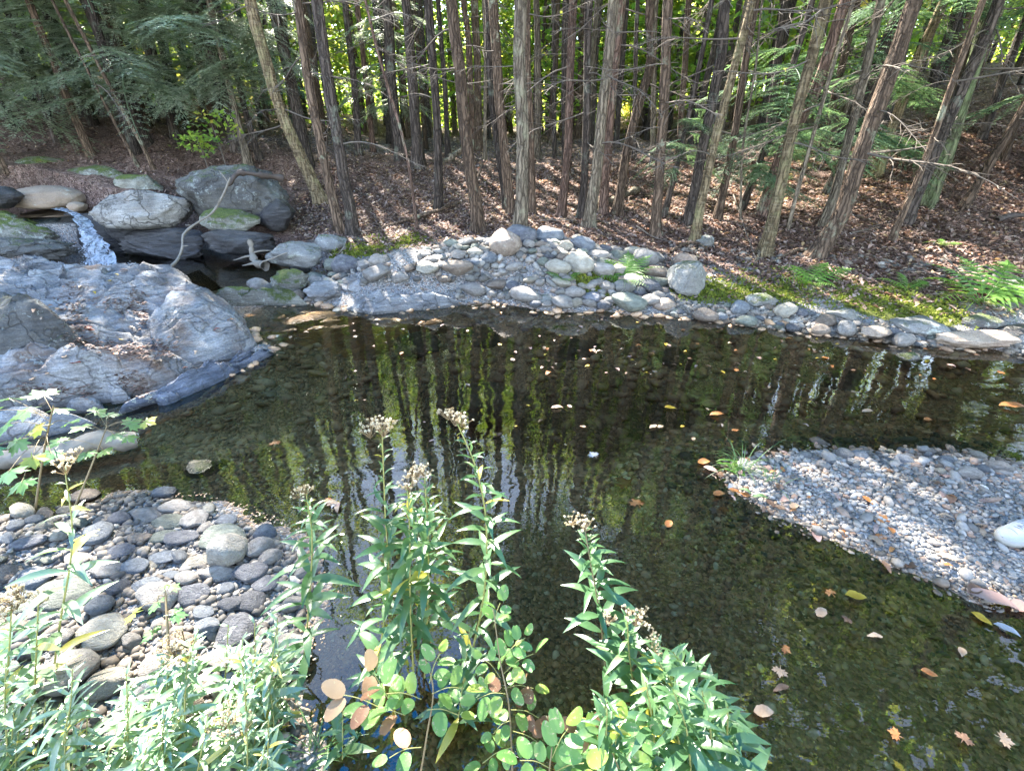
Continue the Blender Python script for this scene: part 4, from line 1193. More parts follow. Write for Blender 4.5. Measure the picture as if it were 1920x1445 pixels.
SPEC = [(1605, 1118, .105, 0, 'yellow', 'bright yellow oval leaf floating alone off the gravel bar', -.2), (1840, 1160, .085, 0, 'yellow', 'narrow yellow leaf floating close under the gravel bar edge', -1.0),
        (1858, 1132, .17, 1, 'pinkish', 'long pale brown leaf lying along the wet edge of the gravel bar', -.5), (1822, 1112, .10, 2, 'brown', 'round brown leaf beside the long pale brown leaf', .4),
        (1888, 1182, .10, 1, 'pale grey', 'whitish curled leaf floating below the long pale brown leaf', -.8), (1910, 1140, .12, 2, 'pinkish', 'pale brown broad leaf at the picture edge under the gravel', .2),
        (1113, 853, .095, 5, 'pale grey', 'silvery maple leaf floating flat over the gravel bed', .5), (1195, 942, .12, 6, 'orange', 'orange and yellow maple leaf standing curled on the water', .2),
        (1178, 873, .15, 6, 'red', 'dark red maple leaf sunk on the gravel bed', .8), (1254, 982, .08, 2, 'orange', 'round orange leaf near the blue glints', .9), (1348, 926, .085, 2, 'orange', 'peach-coloured leaf beside the tip of the gravel bar', .1),
        (1376, 924, .08, 1, 'orange', 'narrow orange leaf touching the tip of the gravel bar', -.6), (1396, 926, .08, 3, 'green', 'green willow-like leaf floating by the bar tip', -.7), (1424, 938, .10, 3, 'green', 'second green narrow leaf floating by the bar tip', -.2),
        (1556, 1108, .09, 7, 'orange', 'crumpled pink and orange leaf floating behind the bright yellow leaf', .3), (1540, 1148, .08, 2, 'tan', 'round tan leaf floating in front of the crumpled one', .5),
        (1432, 1334, .085, 2, 'tan', 'round pale leaf floating among blue reflections beside the asters', .0), (1742, 1262, .065, 0, 'orange', 'small ochre leaf floating on the dark reflection', -.5),
        (515, 830, .10, 6, 'orange', 'orange curled maple leaf resting on the shallow stones', .3), (1045, 765, .11, 1, 'tan', 'tan leaf floating alone in mid pool', .1),
        (1257, 765, .10, 0, 'yellow', 'yellow leaf floating among trunk reflections in mid pool', -.2), (1345, 778, .13, 1, 'orange', 'long orange-brown leaf floating in mid pool', .05),
        (1627, 772, .11, 1, 'tan', 'tan pair-like leaf floating under the blue reflections', .1), (1740, 787, .08, 2, 'orange', 'small round orange leaf floating off the bar', .1), (1900, 764, .17, 1, 'orange', 'big orange leaf floating at the picture edge', -.3),
        (1225, 800, .08, 0, 'tan', 'pale leaf floating in front of the mid-pool yellow leaf', .5), (1320, 866, .10, 2, 'orange', 'orange leaf beside the sedge tuft in the water', .2), (1333, 882, .11, 1, 'pinkish', 'pink-brown leaf beside the sedge tuft in the water', -.7)]
for u, v, L, k, col, lab, rz in SPEC:
    p = at_z(u, v, .004)
    z = ground(p[0], p[1])[0]
    L = L * (.8 if L < .14 else 1)
    fallen(p[0], p[1], max(z + .02, .006) if 'sunk' not in lab else z + .03, L, k, col, lab, 'single fallen leaves on the pool', rz)

def drift_leaves(n, box, where, lo, hi, z0=.005, onwater=True, flat=True, cols=None):
    got = 0
    cols = cols or ['tan', 'pinkish', 'orange', 'brown', 'brown', 'tan', 'yellow']
    for _ in range(n * 8):
        if got >= n: break
        u, v = RNG.uniform(box[0], box[1]), RNG.uniform(box[2], box[3])
        if onwater:
            p = at_z(u, v, 0.004)
            gz_ = ground(p[0], p[1])[0]
            if gz_ > -.015: continue
            z = z0
        else:
            p = hit(u, v); z = p[2] + .018
        col = cols[int(RNG.integers(len(cols)))]
        k = int(RNG.choice([0, 1, 2, 3, 4, 5, 6]))
        sh = FL[k][0]
        fallen(p[0], p[1], z, RNG.uniform(lo, hi) * .72, k, col, f'{col} {sh} leaf {where}', f'{col} {sh} leaves {where}', flat=flat)
        got += 1

drift_leaves(100, (1000, 1900, 592, 700), 'drifting below the far mossy bank', .04, .09)
drift_leaves(44, (620, 1900, 680, 860), 'floating in mid pool', .03, .07)
drift_leaves(16, (480, 1000, 585, 680), 'drifting below the rocky bar', .05, .09)
drift_leaves(44, (1480, 1900, 870, 1080), 'lying on the gravel bar', .05, .10, onwater=False, flat=False, cols=['orange', 'brown', 'tan', 'pinkish'])
drift_leaves(26, (1330, 1480, 850, 960), 'washed up round the sedge tuft', .05, .09, onwater=False, flat=False, cols=['orange', 'brown', 'tan', 'pinkish', 'pale grey'])
drift_leaves(18, (380, 640, 930, 1010), 'caught at the edge of the cobble bank', .06, .10, z0=.01, flat=False, cols=['pinkish', 'tan', 'pale grey', 'orange'])
drift_leaves(9, (1440, 1900, 980, 1440), 'floating along the gravel bar edge', .05, .09, cols=['brown', 'tan', 'orange'])
# leaves that have fallen on the bedrock: dropped onto the real surface by ray
from mathutils.bvhtree import BVHTree
dg_rocks = [o for o in C.objects if o.name.startswith('rock_ledge')]
def drop_on(obs):
    vs, fs, n0 = [], [], 0
    for o in obs:
        mw = np.array(o.matrix_basis)
        co_ = np.array([v.co[:] for v in o.data.vertices]) @ mw[:3, :3].T + np.array(o.location)
        vs += [tuple(c) for c in co_]
        fs += [tuple(i + n0 for i in p.vertices) for p in o.data.polygons]
        n0 += len(co_)
    return BVHTree.FromPolygons(vs, fs)
LEDGE_BVH = drop_on(dg_rocks)
got = 0
for _ in range(400):
    if got >= 34: break
    u, v = RNG.uniform(40, 500), RNG.uniform(490, 760)
    h = LEDGE_BVH.ray_cast(Vector(CAM), Vector(ray(u, v)))
    if h[0] is None or h[0].z < .05: continue
    col = ['orange', 'brown', 'tan', 'red', 'yellow'][int(RNG.integers(5))]
    k = int(RNG.integers(7))
    fallen(h[0].x, h[0].y, h[0].z + .012, RNG.uniform(.04, .08), k, col, f'{col} {FL[k][0]} leaf lying on the bedrock slab', f'{col} {FL[k][0]} leaves on the bedrock slab', flat=False)
    got += 1
# needles and rust-coloured litter collected in the cracks of the slab
qs = []
for u0, v0, u1, v1, wd, n in ((130, 530, 150, 640, 14, 260), (140, 640, 300, 665, 12, 260), (190, 560, 270, 590, 14, 160), (250, 545, 275, 610, 10, 140), (230, 705, 270, 735, 14, 200), (20, 730, 180, 735, 10, 200), (300, 640, 320, 660, 12, 120)):
    for _ in range(n):
        t = RNG.random()
        h = LEDGE_BVH.ray_cast(Vector(CAM), Vector(ray(u0 + (u1 - u0) * t + RNG.normal(0, wd), v0 + (v1 - v0) * t + RNG.normal(0, wd * .6))))
        if h[0] is not None: qs.append(h[0][:])
qs = np.array(qs)
a = RNG.uniform(0, 6.28, len(qs)); L = RNG.uniform(.010, .030, len(qs)); W = RNG.uniform(.002, .010, len(qs))
dx, dy = np.stack([np.cos(a), np.sin(a), RNG.normal(0, .15, len(qs))], 1), np.stack([-np.sin(a), np.cos(a), RNG.normal(0, .2, len(qs))], 1)
b = qs + (0, 0, .006)
V = np.stack([b - dx * L[:, None], b + dy * W[:, None], b + dx * L[:, None], b - dy * W[:, None]], 1).reshape(-1, 3)
tag(put('crack_litter', fast_mesh('crack_litter', V, np.arange(len(V)).reshape(-1, 4), M['litter'], False, {'tone': np.repeat(RNG.random(len(qs)) * .75, 4)})), kind='stuff')

# ------------------------------------------------------------------ trees
def trunk_mesh(pts, rad, seg, m, seed, flare=0.8, barkamp=.05, roots=5):
    pts = np.asarray(pts, float)
    h = np.concatenate([[0], np.cumsum(np.linalg.norm(np.diff(pts, axis=0), axis=1))])
    ph = (seed * 1.37) % 6.28
    def rf(p, th, rr):
        lob = 0.5 + 0.5 * np.cos(roots * th + ph + 1.3 * np.sin(2 * th + seed))
        fl = 1 + flare * np.exp(-h / .16)[:, None] * (.25 + 1.1 * lob[None] ** 2) + .22 * flare * np.exp(-h / .6)[:, None]
        q = np.stack([np.cos(th)[None] * 2.6 + 0 * h[:, None], np.sin(th)[None] * 2.6 + 0 * h[:, None], h[:, None] * 1.1 + seed * 3 + 0 * th[None]], -1)
        q2 = np.stack([np.cos(th)[None] * 6 + 0 * h[:, None], np.sin(th)[None] * 6 + 0 * h[:, None], h[:, None] * 3.2 + seed * 5 + 0 * th[None]], -1)
        return rr * fl * (1 + .09 * fbm(q, 3) + barkamp * fbm(q2, 3))
    v, f = tube(pts, rad, seg, rfun=rf)
    return v, f

# conifer branch: flat spray of drooping twigs clothed in short needles
def spray_mesh(name, L, m, seed, dens=1.0, droop=.25, fine=1.0):
    rg = np.random.default_rng(seed)
    A = Acc()
    ax = np.linspace(0, 1, 14)
    P = np.stack([ax * L, .06 * L * np.sin(3 * ax + seed), -droop * L * ax ** 2 + .05 * L * np.sin(2.2 * ax)], 1)
    v, f = tube(P, np.linspace(.010, .002, 14) * L, 4)
    A.add(v, f, .15)
    n2 = int(24 * dens * fine ** .6)
    for i in range(n2):
        s = .08 + .92 * (i + rg.random() * .6) / n2
        b = np.array([np.interp(s, ax, P[:, k]) for k in range(3)])
        side = 1 if i % 2 else -1
        l2 = L * .50 * (1 - s) ** .75 + .05 * L
        l2 *= rg.uniform(.65, 1.15)
        an = side * rg.uniform(.65, 1.0)
        d = np.array([math.cos(an), math.sin(an), rg.uniform(-.25, .05)])
        n3 = max(4, int(l2 / (.05 * L) * 2.5 * dens * fine))
        tn = rg.uniform(.1, .9)
        for j in range(n3):
            t = (j + .5) / n3
            c = b + d * l2 * t + np.array([0, 0, -.18 * l2 * t * t])
            for sd in (-1, 1):
                a3 = an + sd * rg.uniform(.55, 1.0)
                l3 = (.058 * L * (1 - .6 * t) + .014 * L) * rg.uniform(.7, 1.25) / fine
                d3 = np.array([math.cos(a3), math.sin(a3), rg.uniform(-.4, .15)])
                w = np.array([-d3[1], d3[0], rg.uniform(-.4, .4)]) * l3 * .14
                A.add([c, c + d3 * l3 * .55 + w, c + d3 * l3, c + d3 * l3 * .5 - w], [(0, 1, 2, 3)], np.clip(tn + rg.normal(0, .18), 0, 1))
    return A.mesh(name, m, False)

SPRAY = [spray_mesh('branch', 1.0, M['hemlock'], 10 + k, 1.0, .12 + .08 * k, 2.0) for k in range(4)]
SPRAYG = [spray_mesh('branch', 1.0, M['hemlock_grey'], 30 + k, 1.0, .14 + .09 * k, 2.0) for k in range(4)]

def mesh_arrays(me):
    v = np.empty(len(me.vertices) * 3, np.float32); me.vertices.foreach_get('co', v)
    f = np.empty(len(me.loops), np.int32); me.loops.foreach_get('vertex_index', f)
    t = np.empty(len(me.vertices), np.float32); me.attributes['tone'].data.foreach_get('value', t)
    return v.reshape(-1, 3), f.reshape(-1, 4), t

CROWN_SP = [spray_mesh('crown_part', 1.0, M['hemlock'], 60 + k, .55, .2) for k in range(2)]
def conifer_crown(name, H, R0, n, seed):
    """tiers of drooping branches; base of the crown at z = 0"""
    rg = np.random.default_rng(seed)
    src = [mesh_arrays(m) for m in CROWN_SP]
    vs, fs, ts, off = [], [], [], 0
    for i in range(n):
        z = H * (i + rg.random()) / n
        r = R0 * (1 - (z / H) ** 1.3) * rg.uniform(.55, 1.1) + .35
        a = rg.uniform(0, 6.283)
        v, f, t = src[int(rg.integers(2))]
        q = v * r
        ti = rg.uniform(-.15, .35)
        x = q[:, 0] * math.cos(ti) + q[:, 2] * math.sin(ti)
        zz_ = -q[:, 0] * math.sin(ti) + q[:, 2] * math.cos(ti)
        vs.append(np.stack([x * math.cos(a) - q[:, 1] * math.sin(a), x * math.sin(a) + q[:, 1] * math.cos(a), zz_ + z], 1))
        fs.append(f + off); ts.append(np.clip(t + rg.normal(0, .15), 0, 1)); off += len(v)
    return fast_mesh(name, np.vstack(vs), np.vstack(fs), M['hemlock'], False, {'tone': np.concatenate(ts)})

def leaf_cloud(name, n, size, m, seed, ext=(1, 1, 1), clumps=26, spread=.28):
    """broad leaves gathered in clumps inside an uneven crown"""
    rg = np.random.default_rng(seed)
    cc = rg.normal(size=(clumps, 3))
    cc /= np.linalg.norm(cc, axis=1)[:, None]
    cc *= rg.uniform(.25, 1, (clumps, 1)) ** .6
    ct = rg.uniform(.0, .75, clumps)
    k = rg.integers(0, clumps, n)
    off = rg.normal(0, spread, (n, 3)) * (1, 1, .55)
    c = (cc[k] + off) * np.asarray(ext)
    d = rg.normal(size=(n, 3)) * (1, 1, .5); d /= np.linalg.norm(d, axis=1)[:, None]
    up = rg.normal(size=(n, 3)) * .6 + (0, 0, 1)
    w = np.cross(d, up); w /= np.linalg.norm(w, axis=1)[:, None] + 1e-9
    L = size * rg.uniform(.7, 1.3, (n, 1))
    V = np.stack([c - d * L * .5, c + w * L * .34 + d * L * .05, c + d * L * .55, c - w * L * .34 + d * L * .05], 1).reshape(-1, 3)
    t = np.clip(ct[k] + rg.normal(0, .14, n), 0, 1)
    return fast_mesh(name, V, np.arange(n * 4).reshape(n, 4), m, False, {'tone': np.repeat(t, 4)})

TCROWN = [leaf_cloud('crown', 420, .17, M['decid'], 280 + k, (2.2, 2.2, 3.0), 22, .2) for k in range(3)]
GCROWN = [leaf_cloud('crown', 1500, .17, M['decid'], 180 + k, (2.2, 2.2, 3.4), 26, .15) for k in range(3)]
CROWN = [conifer_crown('crown', 9.0, 2.3, 46, 70 + k) for k in range(3)]
BCROWN = [leaf_cloud('crown', 2600, .15, M['decid'], 80 + k, (2.0, 2.0, 3.2), 34, .22) for k in range(3)]
USTORY = [leaf_cloud('foliage', 700, .10, M['decid'], 90 + k, (1.1, 1.1, 1.0), 16, .26) for k in range(4)]

# dead lower branches of shaded conifers
def dead_branch_mesh(seed, L=1.0, twigs=18):
    rg = np.random.default_rng(seed)
    A = Acc()
    ax = np.linspace(0, 1, 9)
    P = np.stack([ax * L, .08 * L * np.sin(2.5 * ax + seed) * ax, rg.uniform(-.35, .12) * L * ax ** 1.5 + .04 * np.sin(5 * ax + seed)], 1)
    v, f = tube(P, np.linspace(.009, .0022, 9), 5)
    A.add(v, f)
    for i in range(twigs):
        s = rg.uniform(.2, .98)
        b = np.array([np.interp(s, ax, P[:, k]) for k in range(3)])
        an = rg.choice([-1, 1]) * rg.uniform(.4, 1.1)
        l = rg.uniform(.15, .5) * L * (1.15 - s)
        d = np.array([math.cos(an), math.sin(an), rg.uniform(-.6, .25)])
        t = np.linspace(0, 1, 5)[:, None]
        Q = b + d * l * t + np.array([0, 0, -.12 * l]) * t ** 2 + .02 * np.sin(6 * t + i) * l
        v, f = tube(Q, np.linspace(.0036, .0013, 5), 3)
        A.add(v, f)
    return A.mesh('dead_branch', M['twig'])
DEAD = [dead_branch_mesh(400 + k) for k in range(7)]

def add_dead(root, path_fn, rad, n, zlo, zhi, lo=.5, hi=1.4):
    for _ in range(n):
        z = RNG.uniform(zlo, zhi)
        c = path_fn(z)
        a = RNG.uniform(0, 6.283)
        put('dead_branch', DEAD[int(RNG.integers(7))], (c[0] + math.cos(a) * rad * .6, c[1] + math.sin(a) * rad * .6, c[2]), (RNG.uniform(-.3, .3), RNG.uniform(-.15, .25), a), RNG.uniform(lo, hi), root)

SUN_SPOTS = [(-.9, .72, .35, .45), (-.42, .82, .5, .4)] + [(*at_z(745, 562, .1), .4), (*at_z(600, 600, 0), .5)] + [(*hit(u, v), r) for u, v, r in ((905, 460, .4), (630, 505, .3), (800, 425, .5), (1690, 452, .6), (1850, 450, .5), (1100, 440, .4), (250, 400, .5), (700, 330, .6))]
SUN_SPOTS += [(*hit(u, v), .35) for u, v in ((1500, 440), (1580, 420), (1800, 455), (1400, 350), (1250, 380), (1330, 310), (760, 400), (860, 340), (980, 290), (1100, 380), (1560, 330), (1720, 330), (760, 505), (1000, 500), (900, 545), (1120, 480), (560, 525))] + [(-1.35, .72, .3, .35)] + [(*hit(u, v), r) for u, v, r in ((540, 600, .3), (700, 610, .4), (800, 600, .3), (560, 545, .3), (760, 300, .6), (1180, 330, .6), (1240, 280, .6), (1480, 300, .5), (480, 260, .5), (1000, 330, .5), (1640, 300, .6))]
SKY_VIEWS = []
for u_, v_ in ((590, 1230), (640, 1330), (720, 1400), (800, 1330), (860, 1400), (620, 1420), (850, 1260), (700, 1250), (780, 1440), (900, 1440), (570, 1320), (1380, 1420), (1540, 1340), (1510, 1180), (1440, 740), (1560, 745), (1720, 745), (230, 880)):
    d_ = ray(u_, v_)
    SKY_VIEWS.append((at_z(u_, v_, 0.0), np.array([d_[0], d_[1], -d_[2]]) / -d_[2], .75 if v_ > 1200 and u_ < 910 else .38))
def shades_spot(x, y, z0, z1, rad):
    """True when a crown standing there would keep the sun off one of the lit places"""
    for p, d, r in SKY_VIEWS:
        for z in np.linspace(z0, z1, 9):
            q = p + d * z
            if math.hypot(q[0] - x, q[1] - y) < r + rad * .7 * (1 - .6 * (z - z0) / (z1 - z0)):
                return 2
    for px, py, pz, r in SUN_SPOTS:
        for z in np.linspace(z0, z1, 9):
            k = (z - pz) / SUN_DIR.z
            if math.hypot(px + SUN_DIR.x * k - x, py + SUN_DIR.y * k - y) < r + rad * (1 - .6 * (z - z0) / (z1 - z0)):
                return True
    return False

def near_tree(label, pix, wpx, bark, cat='tree', name='tree', H=15.0, dead=9, crown='c', seed=None, seg=40, yoff=0.0, flare=1.0, ydist=None, group=None, cs=1.0, cz=None, dz=(1.0, 4.5)):
    """pix: picture points from the foot upwards; the foot stands on the ground, the rest at about the same distance"""
    seed = seed if seed is not None else int(abs(pix[0][0]) * 7 + pix[0][1]) % 997
    b = hit(*pix[0]) if ydist is None else at_y(*pix[0], ydist)
    b = np.array(b, float)
    b[2] = ground(b[0], b[1])[0]
    y = b[1] + yoff
    pts = [b - (0, 0, .12)] + [at_y(u, v, y + .02 * i) for i, (u, v) in enumerate(pix[1:])]
    pts = [p for i, p in enumerate(pts) if i == 0 or p[2] > pts[0][2] + .1]
    d = unit(pts[-1] - pts[-2])
    last = pts[-1]
    while last[2] < b[2] + H:
        d = unit(d * .88 + np.array([0, 0, 1]) * .12)
        last = last + d * 1.6
        pts.append(last)
    pts = np.array(pts)
    r = wpx * .37 * depth(b + (0, 0, .8)) / F_PX
    zs = [0]
    path = smooth_path(pts, 260)
    hz = path[:, 2] - path[0, 2]
    lev = np.unique(np.concatenate([np.linspace(0, .6, 14), np.linspace(.6, 4.2, 46), np.linspace(4.2, H, 22)]))
    path = np.stack([np.interp(lev, hz, path[:, k]) for k in range(3)], 1)
    # slight natural wander
    path[:, 0] += .35 * r * fbm(np.stack([lev * .9, lev * 0 + seed, lev * 0], 1), 3) * sstep(.1, .6, lev)
    rad = r * (1 - .72 * (lev / H) ** 1.1)
    root = empty(name, b, label, cat, group)
    v, f = trunk_mesh(path - b, rad, seg, M[bark], seed, flare=flare)
    put('trunk', fast_mesh('trunk', v, f, M[bark]), parent=root)
    pf = lambda z: np.array([np.interp(z, path[:, 2] - b[2], path[:, k] - b[k]) for k in range(3)])
    z0 = cz if cz is not None else RNG.uniform(.42, .55) * H
    c = pf(z0)
    blk = shades_spot(b[0] + c[0], b[1] + c[1], b[2] + z0, b[2] + H, 2.2)
    if blk:
        cs = 0
        if b[0] > -2 and b[1] < 9 and blk is True: put('crown', GCROWN[seed % 3], pf(min(H - 1, 10.5)), (0, 0, seed), (.55, .55, .8), root)
    elif b[0] > -1: cs *= 1.2
    if crown and not cs and blk is True:
        put('crown', GCROWN[seed % 3], pf(H - .6), (0, 0, seed), (.3, .3, .4), root)
    elif crown == 'c' and cs:
        put('crown', CROWN[seed % 3], c, (0, 0, seed), ((.85 + .3 * RNG.random()) * cs, (.85 + .3 * RNG.random()) * cs, (H - z0 + .6) / 9.0), root)
    elif crown == 'b' and cs:
        put('crown', BCROWN[seed % 3], pf(z0 + 3.0), (0, 0, seed), (1.0 * cs, 1.0 * cs, 1.1 * cs), root)
    if dead:
        add_dead(root, pf, r, dead, *dz)
    return root, pf, b, r

def live_branches(root, pf, spec, src):
    """spec: (height, azimuth deg (0 = +x), length, pitch)"""
    rl = np.array(root.location)
    for z, az, L, pt in spec:
        c = pf(z)
        mid = rl + c + np.array([math.cos(R(az)), math.sin(R(az)), -.15]) * L * .55
        if any(np.linalg.norm(np.cross(mid - p_, d_ / np.linalg.norm(d_))) < .32 * L + .12 for p_, d_, r_ in SKY_VIEWS if d_[1] > 1.2): continue
        put('branch', src[int(RNG.integers(len(src)))], c, (RNG.uniform(-.15, .15), pt, R(az)), (L, L * RNG.uniform(.9, 1.2), L), root)

NT = near_tree
T = {}
T['pale'] = NT('pale grey-tan trunk rising straight out of the stones, nearest of the middle trees', [(975, 446), (978, 200), (978, 0)], 30, 'bark_grey', H=15, dead=3)
NT('brown trunk leaning away from the pale grey-tan trunk, foot in leaf litter beside the stones', [(898, 432), (870, 200), (845, 0)], 29, 'bark_brown', H=15)
NT('twisted brown trunk close behind the pale trunk, leaning towards the thin leaning ones', [(960, 402), (938, 200), (925, 0)], 23, 'bark_brown', H=14)
NT('slim trunk growing out beside the twisted brown trunk, touching it at the base', [(952, 396), (921, 160), (915, 0)], 17, 'bark_dark', H=14)
NT('slim dark trunk half hidden behind the pale grey-tan trunk', [(1000, 400), (993, 200), (990, 0)], 17, 'bark_brown', H=14)
NT('reddish trunk with splayed root foot next after the pale trunk', [(1050, 410), (1066, 250), (1078, 0)], 20, 'bark_red', H=14)
NT('dark trunk with a burl between the reddish trunk and the leaning grey trunk', [(1090, 410), (1100, 200), (1104, 0)], 19, 'bark_dark', H=14, dead=6)
NT('grey-brown trunk leaning over a pale stone at its foot', [(1103, 428), (1124, 233), (1150, 0)], 26, 'bark_grey', H=15)
NT('dark reddish trunk standing just behind the grey-brown leaning trunk', [(1130, 402), (1148, 200), (1167, 0)], 20, 'bark_red', H=14)
NT('crooked trunk with a swollen bend halfway up', [(1156, 402), (1170, 320), (1190, 233), (1220, 117), (1222, 0)], 22, 'bark_brown', H=14)
NT('straight trunk with flaky bark and lichened grey foot beyond the crooked trunk', [(1230, 442), (1243, 200), (1250, 0)], 24, 'bark_brown', H=15)
NT('dark brown straight trunk beyond the flaky-barked one', [(1290, 418), (1345, 133), (1358, 0)], 25, 'bark_dark', H=15, dead=6)
NT('yellow-lichened slender trunk on the bank above the blocky rock', [(1301, 452), (1338, 283), (1370, 150), (1410, 0)], 20, 'bark_birch', H=13, crown='b')
NT('slim brown trunk behind the yellow-lichened one', [(1345, 416), (1385, 200), (1420, 0)], 18, 'bark_brown', H=13)
NT('thin whitish sapling trunk, straight as a pole', [(1391, 412), (1393, 280), (1416, 130), (1428, 0)], 6, 'bark_grey', H=8, dead=2, crown='', flare=.2, seg=12)
NT('yellow birch with peeling bark and exposed roots, leaning', [(1432, 478), (1457, 383), (1494, 217), (1527, 100), (1549, 0)], 26, 'bark_birch', H=14, crown='b', flare=1.3)
NT('reddish-brown trunk leaning alongside the peeling yellow birch', [(1430, 402), (1460, 300), (1530, 167), (1587, 0)], 26, 'bark_red', H=15)
NT('thin leaning grey stem between the yellow birch and the big leaning trunk', [(1478, 432), (1497, 350), (1545, 180), (1590, 40)], 10, 'bark_grey', H=9, crown='', flare=.3, seg=14)
NT('big furrowed trunk leaning strongly outward over the leaf-covered bank', [(1524, 478), (1580, 395), (1613, 300), (1663, 150), (1713, 0)], 36, 'bark_brown', H=16, flare=1.0)
NT('grey trunk rising just behind the big leaning furrowed trunk', [(1542, 424), (1567, 360), (1607, 200), (1650, 0)], 20, 'bark_grey', H=14)
NT('thin dark leaning trunk with bare foot on open leaf litter', [(1668, 452), (1713, 353), (1747, 267), (1800, 120), (1845, 0)], 14, 'bark_brown', H=11)
NT('double-looking dark trunk leaning above the open leaf litter', [(1698, 415), (1730, 340), (1758, 270), (1830, 100), (1870, 0)], 25, 'bark_dark', H=14)
NT('green-mossed trunk behind the double-looking dark trunk', [(1738, 378), (1767, 300), (1800, 200), (1860, 30)], 33, 'bark_green', H=14)
NT('low leaning brown trunk crossing under the fallen log on the slope', [(1803, 392), (1853, 310), (1925, 190)], 18, 'bark_brown', H=12)
NT('pale trunk on the upper slope slanting behind the big leaning trunk', [(1640, 330), (1710, 143), (1773, 0)], 22, 'bark_birch', H=13, crown='b')
NT('dark furrowed trunk at the corner where bank meets bedrock, leaning back over the stream', [(663, 442), (640, 283), (620, 167), (600, 40)], 27, 'bark_dark', H=15, dead=7)
NT('slim greyish trunk sharing a foot with the dark furrowed trunk', [(640, 436), (607, 300), (580, 150), (566, 60)], 22, 'bark_brown', H=13, dead=7)
NT('yellowish-barked trunk leaning out over the big lichened boulder', [(606, 378), (551, 267), (520, 187), (485, 60)], 28, 'bark_birch', H=15)
NT('short dark stub-like trunk on the reddish bank above the boulder', [(487, 298), (467, 233), (440, 130)], 14, 'bark_dark', H=11)
NT('thin pole of a young tree rising from pale litter by the moss patch', [(783, 430), (763, 293), (720, 140), (690, 20)], 8, 'bark_red', H=8, crown='', flare=.3, seg=12, dead=4)
NT('dark mid-sized trunk with foot on the leaf slope, behind the leaning brown one', [(822, 394), (818, 250), (808, 60)], 20, 'bark_dark', H=14, dead=7)

# trees standing farther back, each still recognisable
MID = [((752, 300), (722, 0), 26, 'bark_dark'), ((840, 292), (822, 0), 12, 'bark_dark'), ((888, 280), (872, 0), 16, 'bark_red'), ((909, 300), (906, 0), 9, 'bark_grey'), ((1008, 300), (1006, 0), 16, 'bark_grey'),
       ((1062, 310), (1062, 0), 18, 'bark_dark'), ((672, 290), (648, 0), 16, 'bark_dark'), ((700, 285), (668, 0), 13, 'bark_red'), ((782, 292), (770, 0), 14, 'bark_dark'), ((1040, 296), (1036, 0), 10, 'bark_dark'),
       ((1190, 300), (1196, 0), 11, 'bark_dark'), ((1272, 300), (1290, 0), 15, 'bark_brown'), ((1225, 305), (1232, 0), 12, 'bark_grey'), ((1440, 290), (1475, 0), 17, 'bark_dark'), ((1500, 250), (1560, 0), 15, 'bark_grey'),
       ((1580, 235), (1650, 0), 14, 'bark_grey'), ((1540, 300), (1610, 0), 18, 'bark_brown'), ((1840, 260), (1915, 60), 17, 'bark_dark'), ((1880, 300), (1960, 100), 15, 'bark_brown'), ((560, 285), (530, 0), 15, 'bark_dark'),
       ((425, 250), (395, 0), 19, 'bark_dark'), ((405, 255), (352, 0), 17, 'bark_brown'), ((330, 262), (265, 0), 18, 'bark_dark'), ((255, 290), (165, 0), 20, 'bark_dark'), ((170, 292), (60, 20), 17, 'bark_brown'),
       ((290, 318), (240, 225), 9, 'bark_brown'), ((262, 312), (215, 230), 7, 'bark_brown'), ((12, 325), (-60, 190), 14, 'bark_brown'), ((110, 268), (20, 40), 15, 'bark_dark'), ((500, 255), (470, 0), 14, 'bark_grey')]
thick = lambda w: 'stout' if w >= 17 else 'medium' if w >= 13 else 'slender'
for i, (b0, t0, w, bk) in enumerate(MID):
    p = hit(*b0)
    if p[1] > 22 or p[1] < 7: p = at_y(b0[0], b0[1], 12.5)
    x = b0[0]
    where = 'above the waterfall bank' if x < 520 else 'on the crest behind the dark furrowed trunk' if x < 800 else 'on the crest behind the pale trunk' if x < 1120 else 'behind the crooked trunk' if x < 1400 else 'on the slope behind the big leaning trunk'
    NT(f'{thick(w)} {bk[5:]} trunk {where}', [b0, ((b0[0] + t0[0]) / 2 + RNG.uniform(-3, 3), (b0[1] + t0[1]) / 2), t0], w, bk, H=RNG.uniform(12, 15), dead=5, seg=18, ydist=float(p[1]), group=f'trees {where}', dz=(1.0, 6.0))

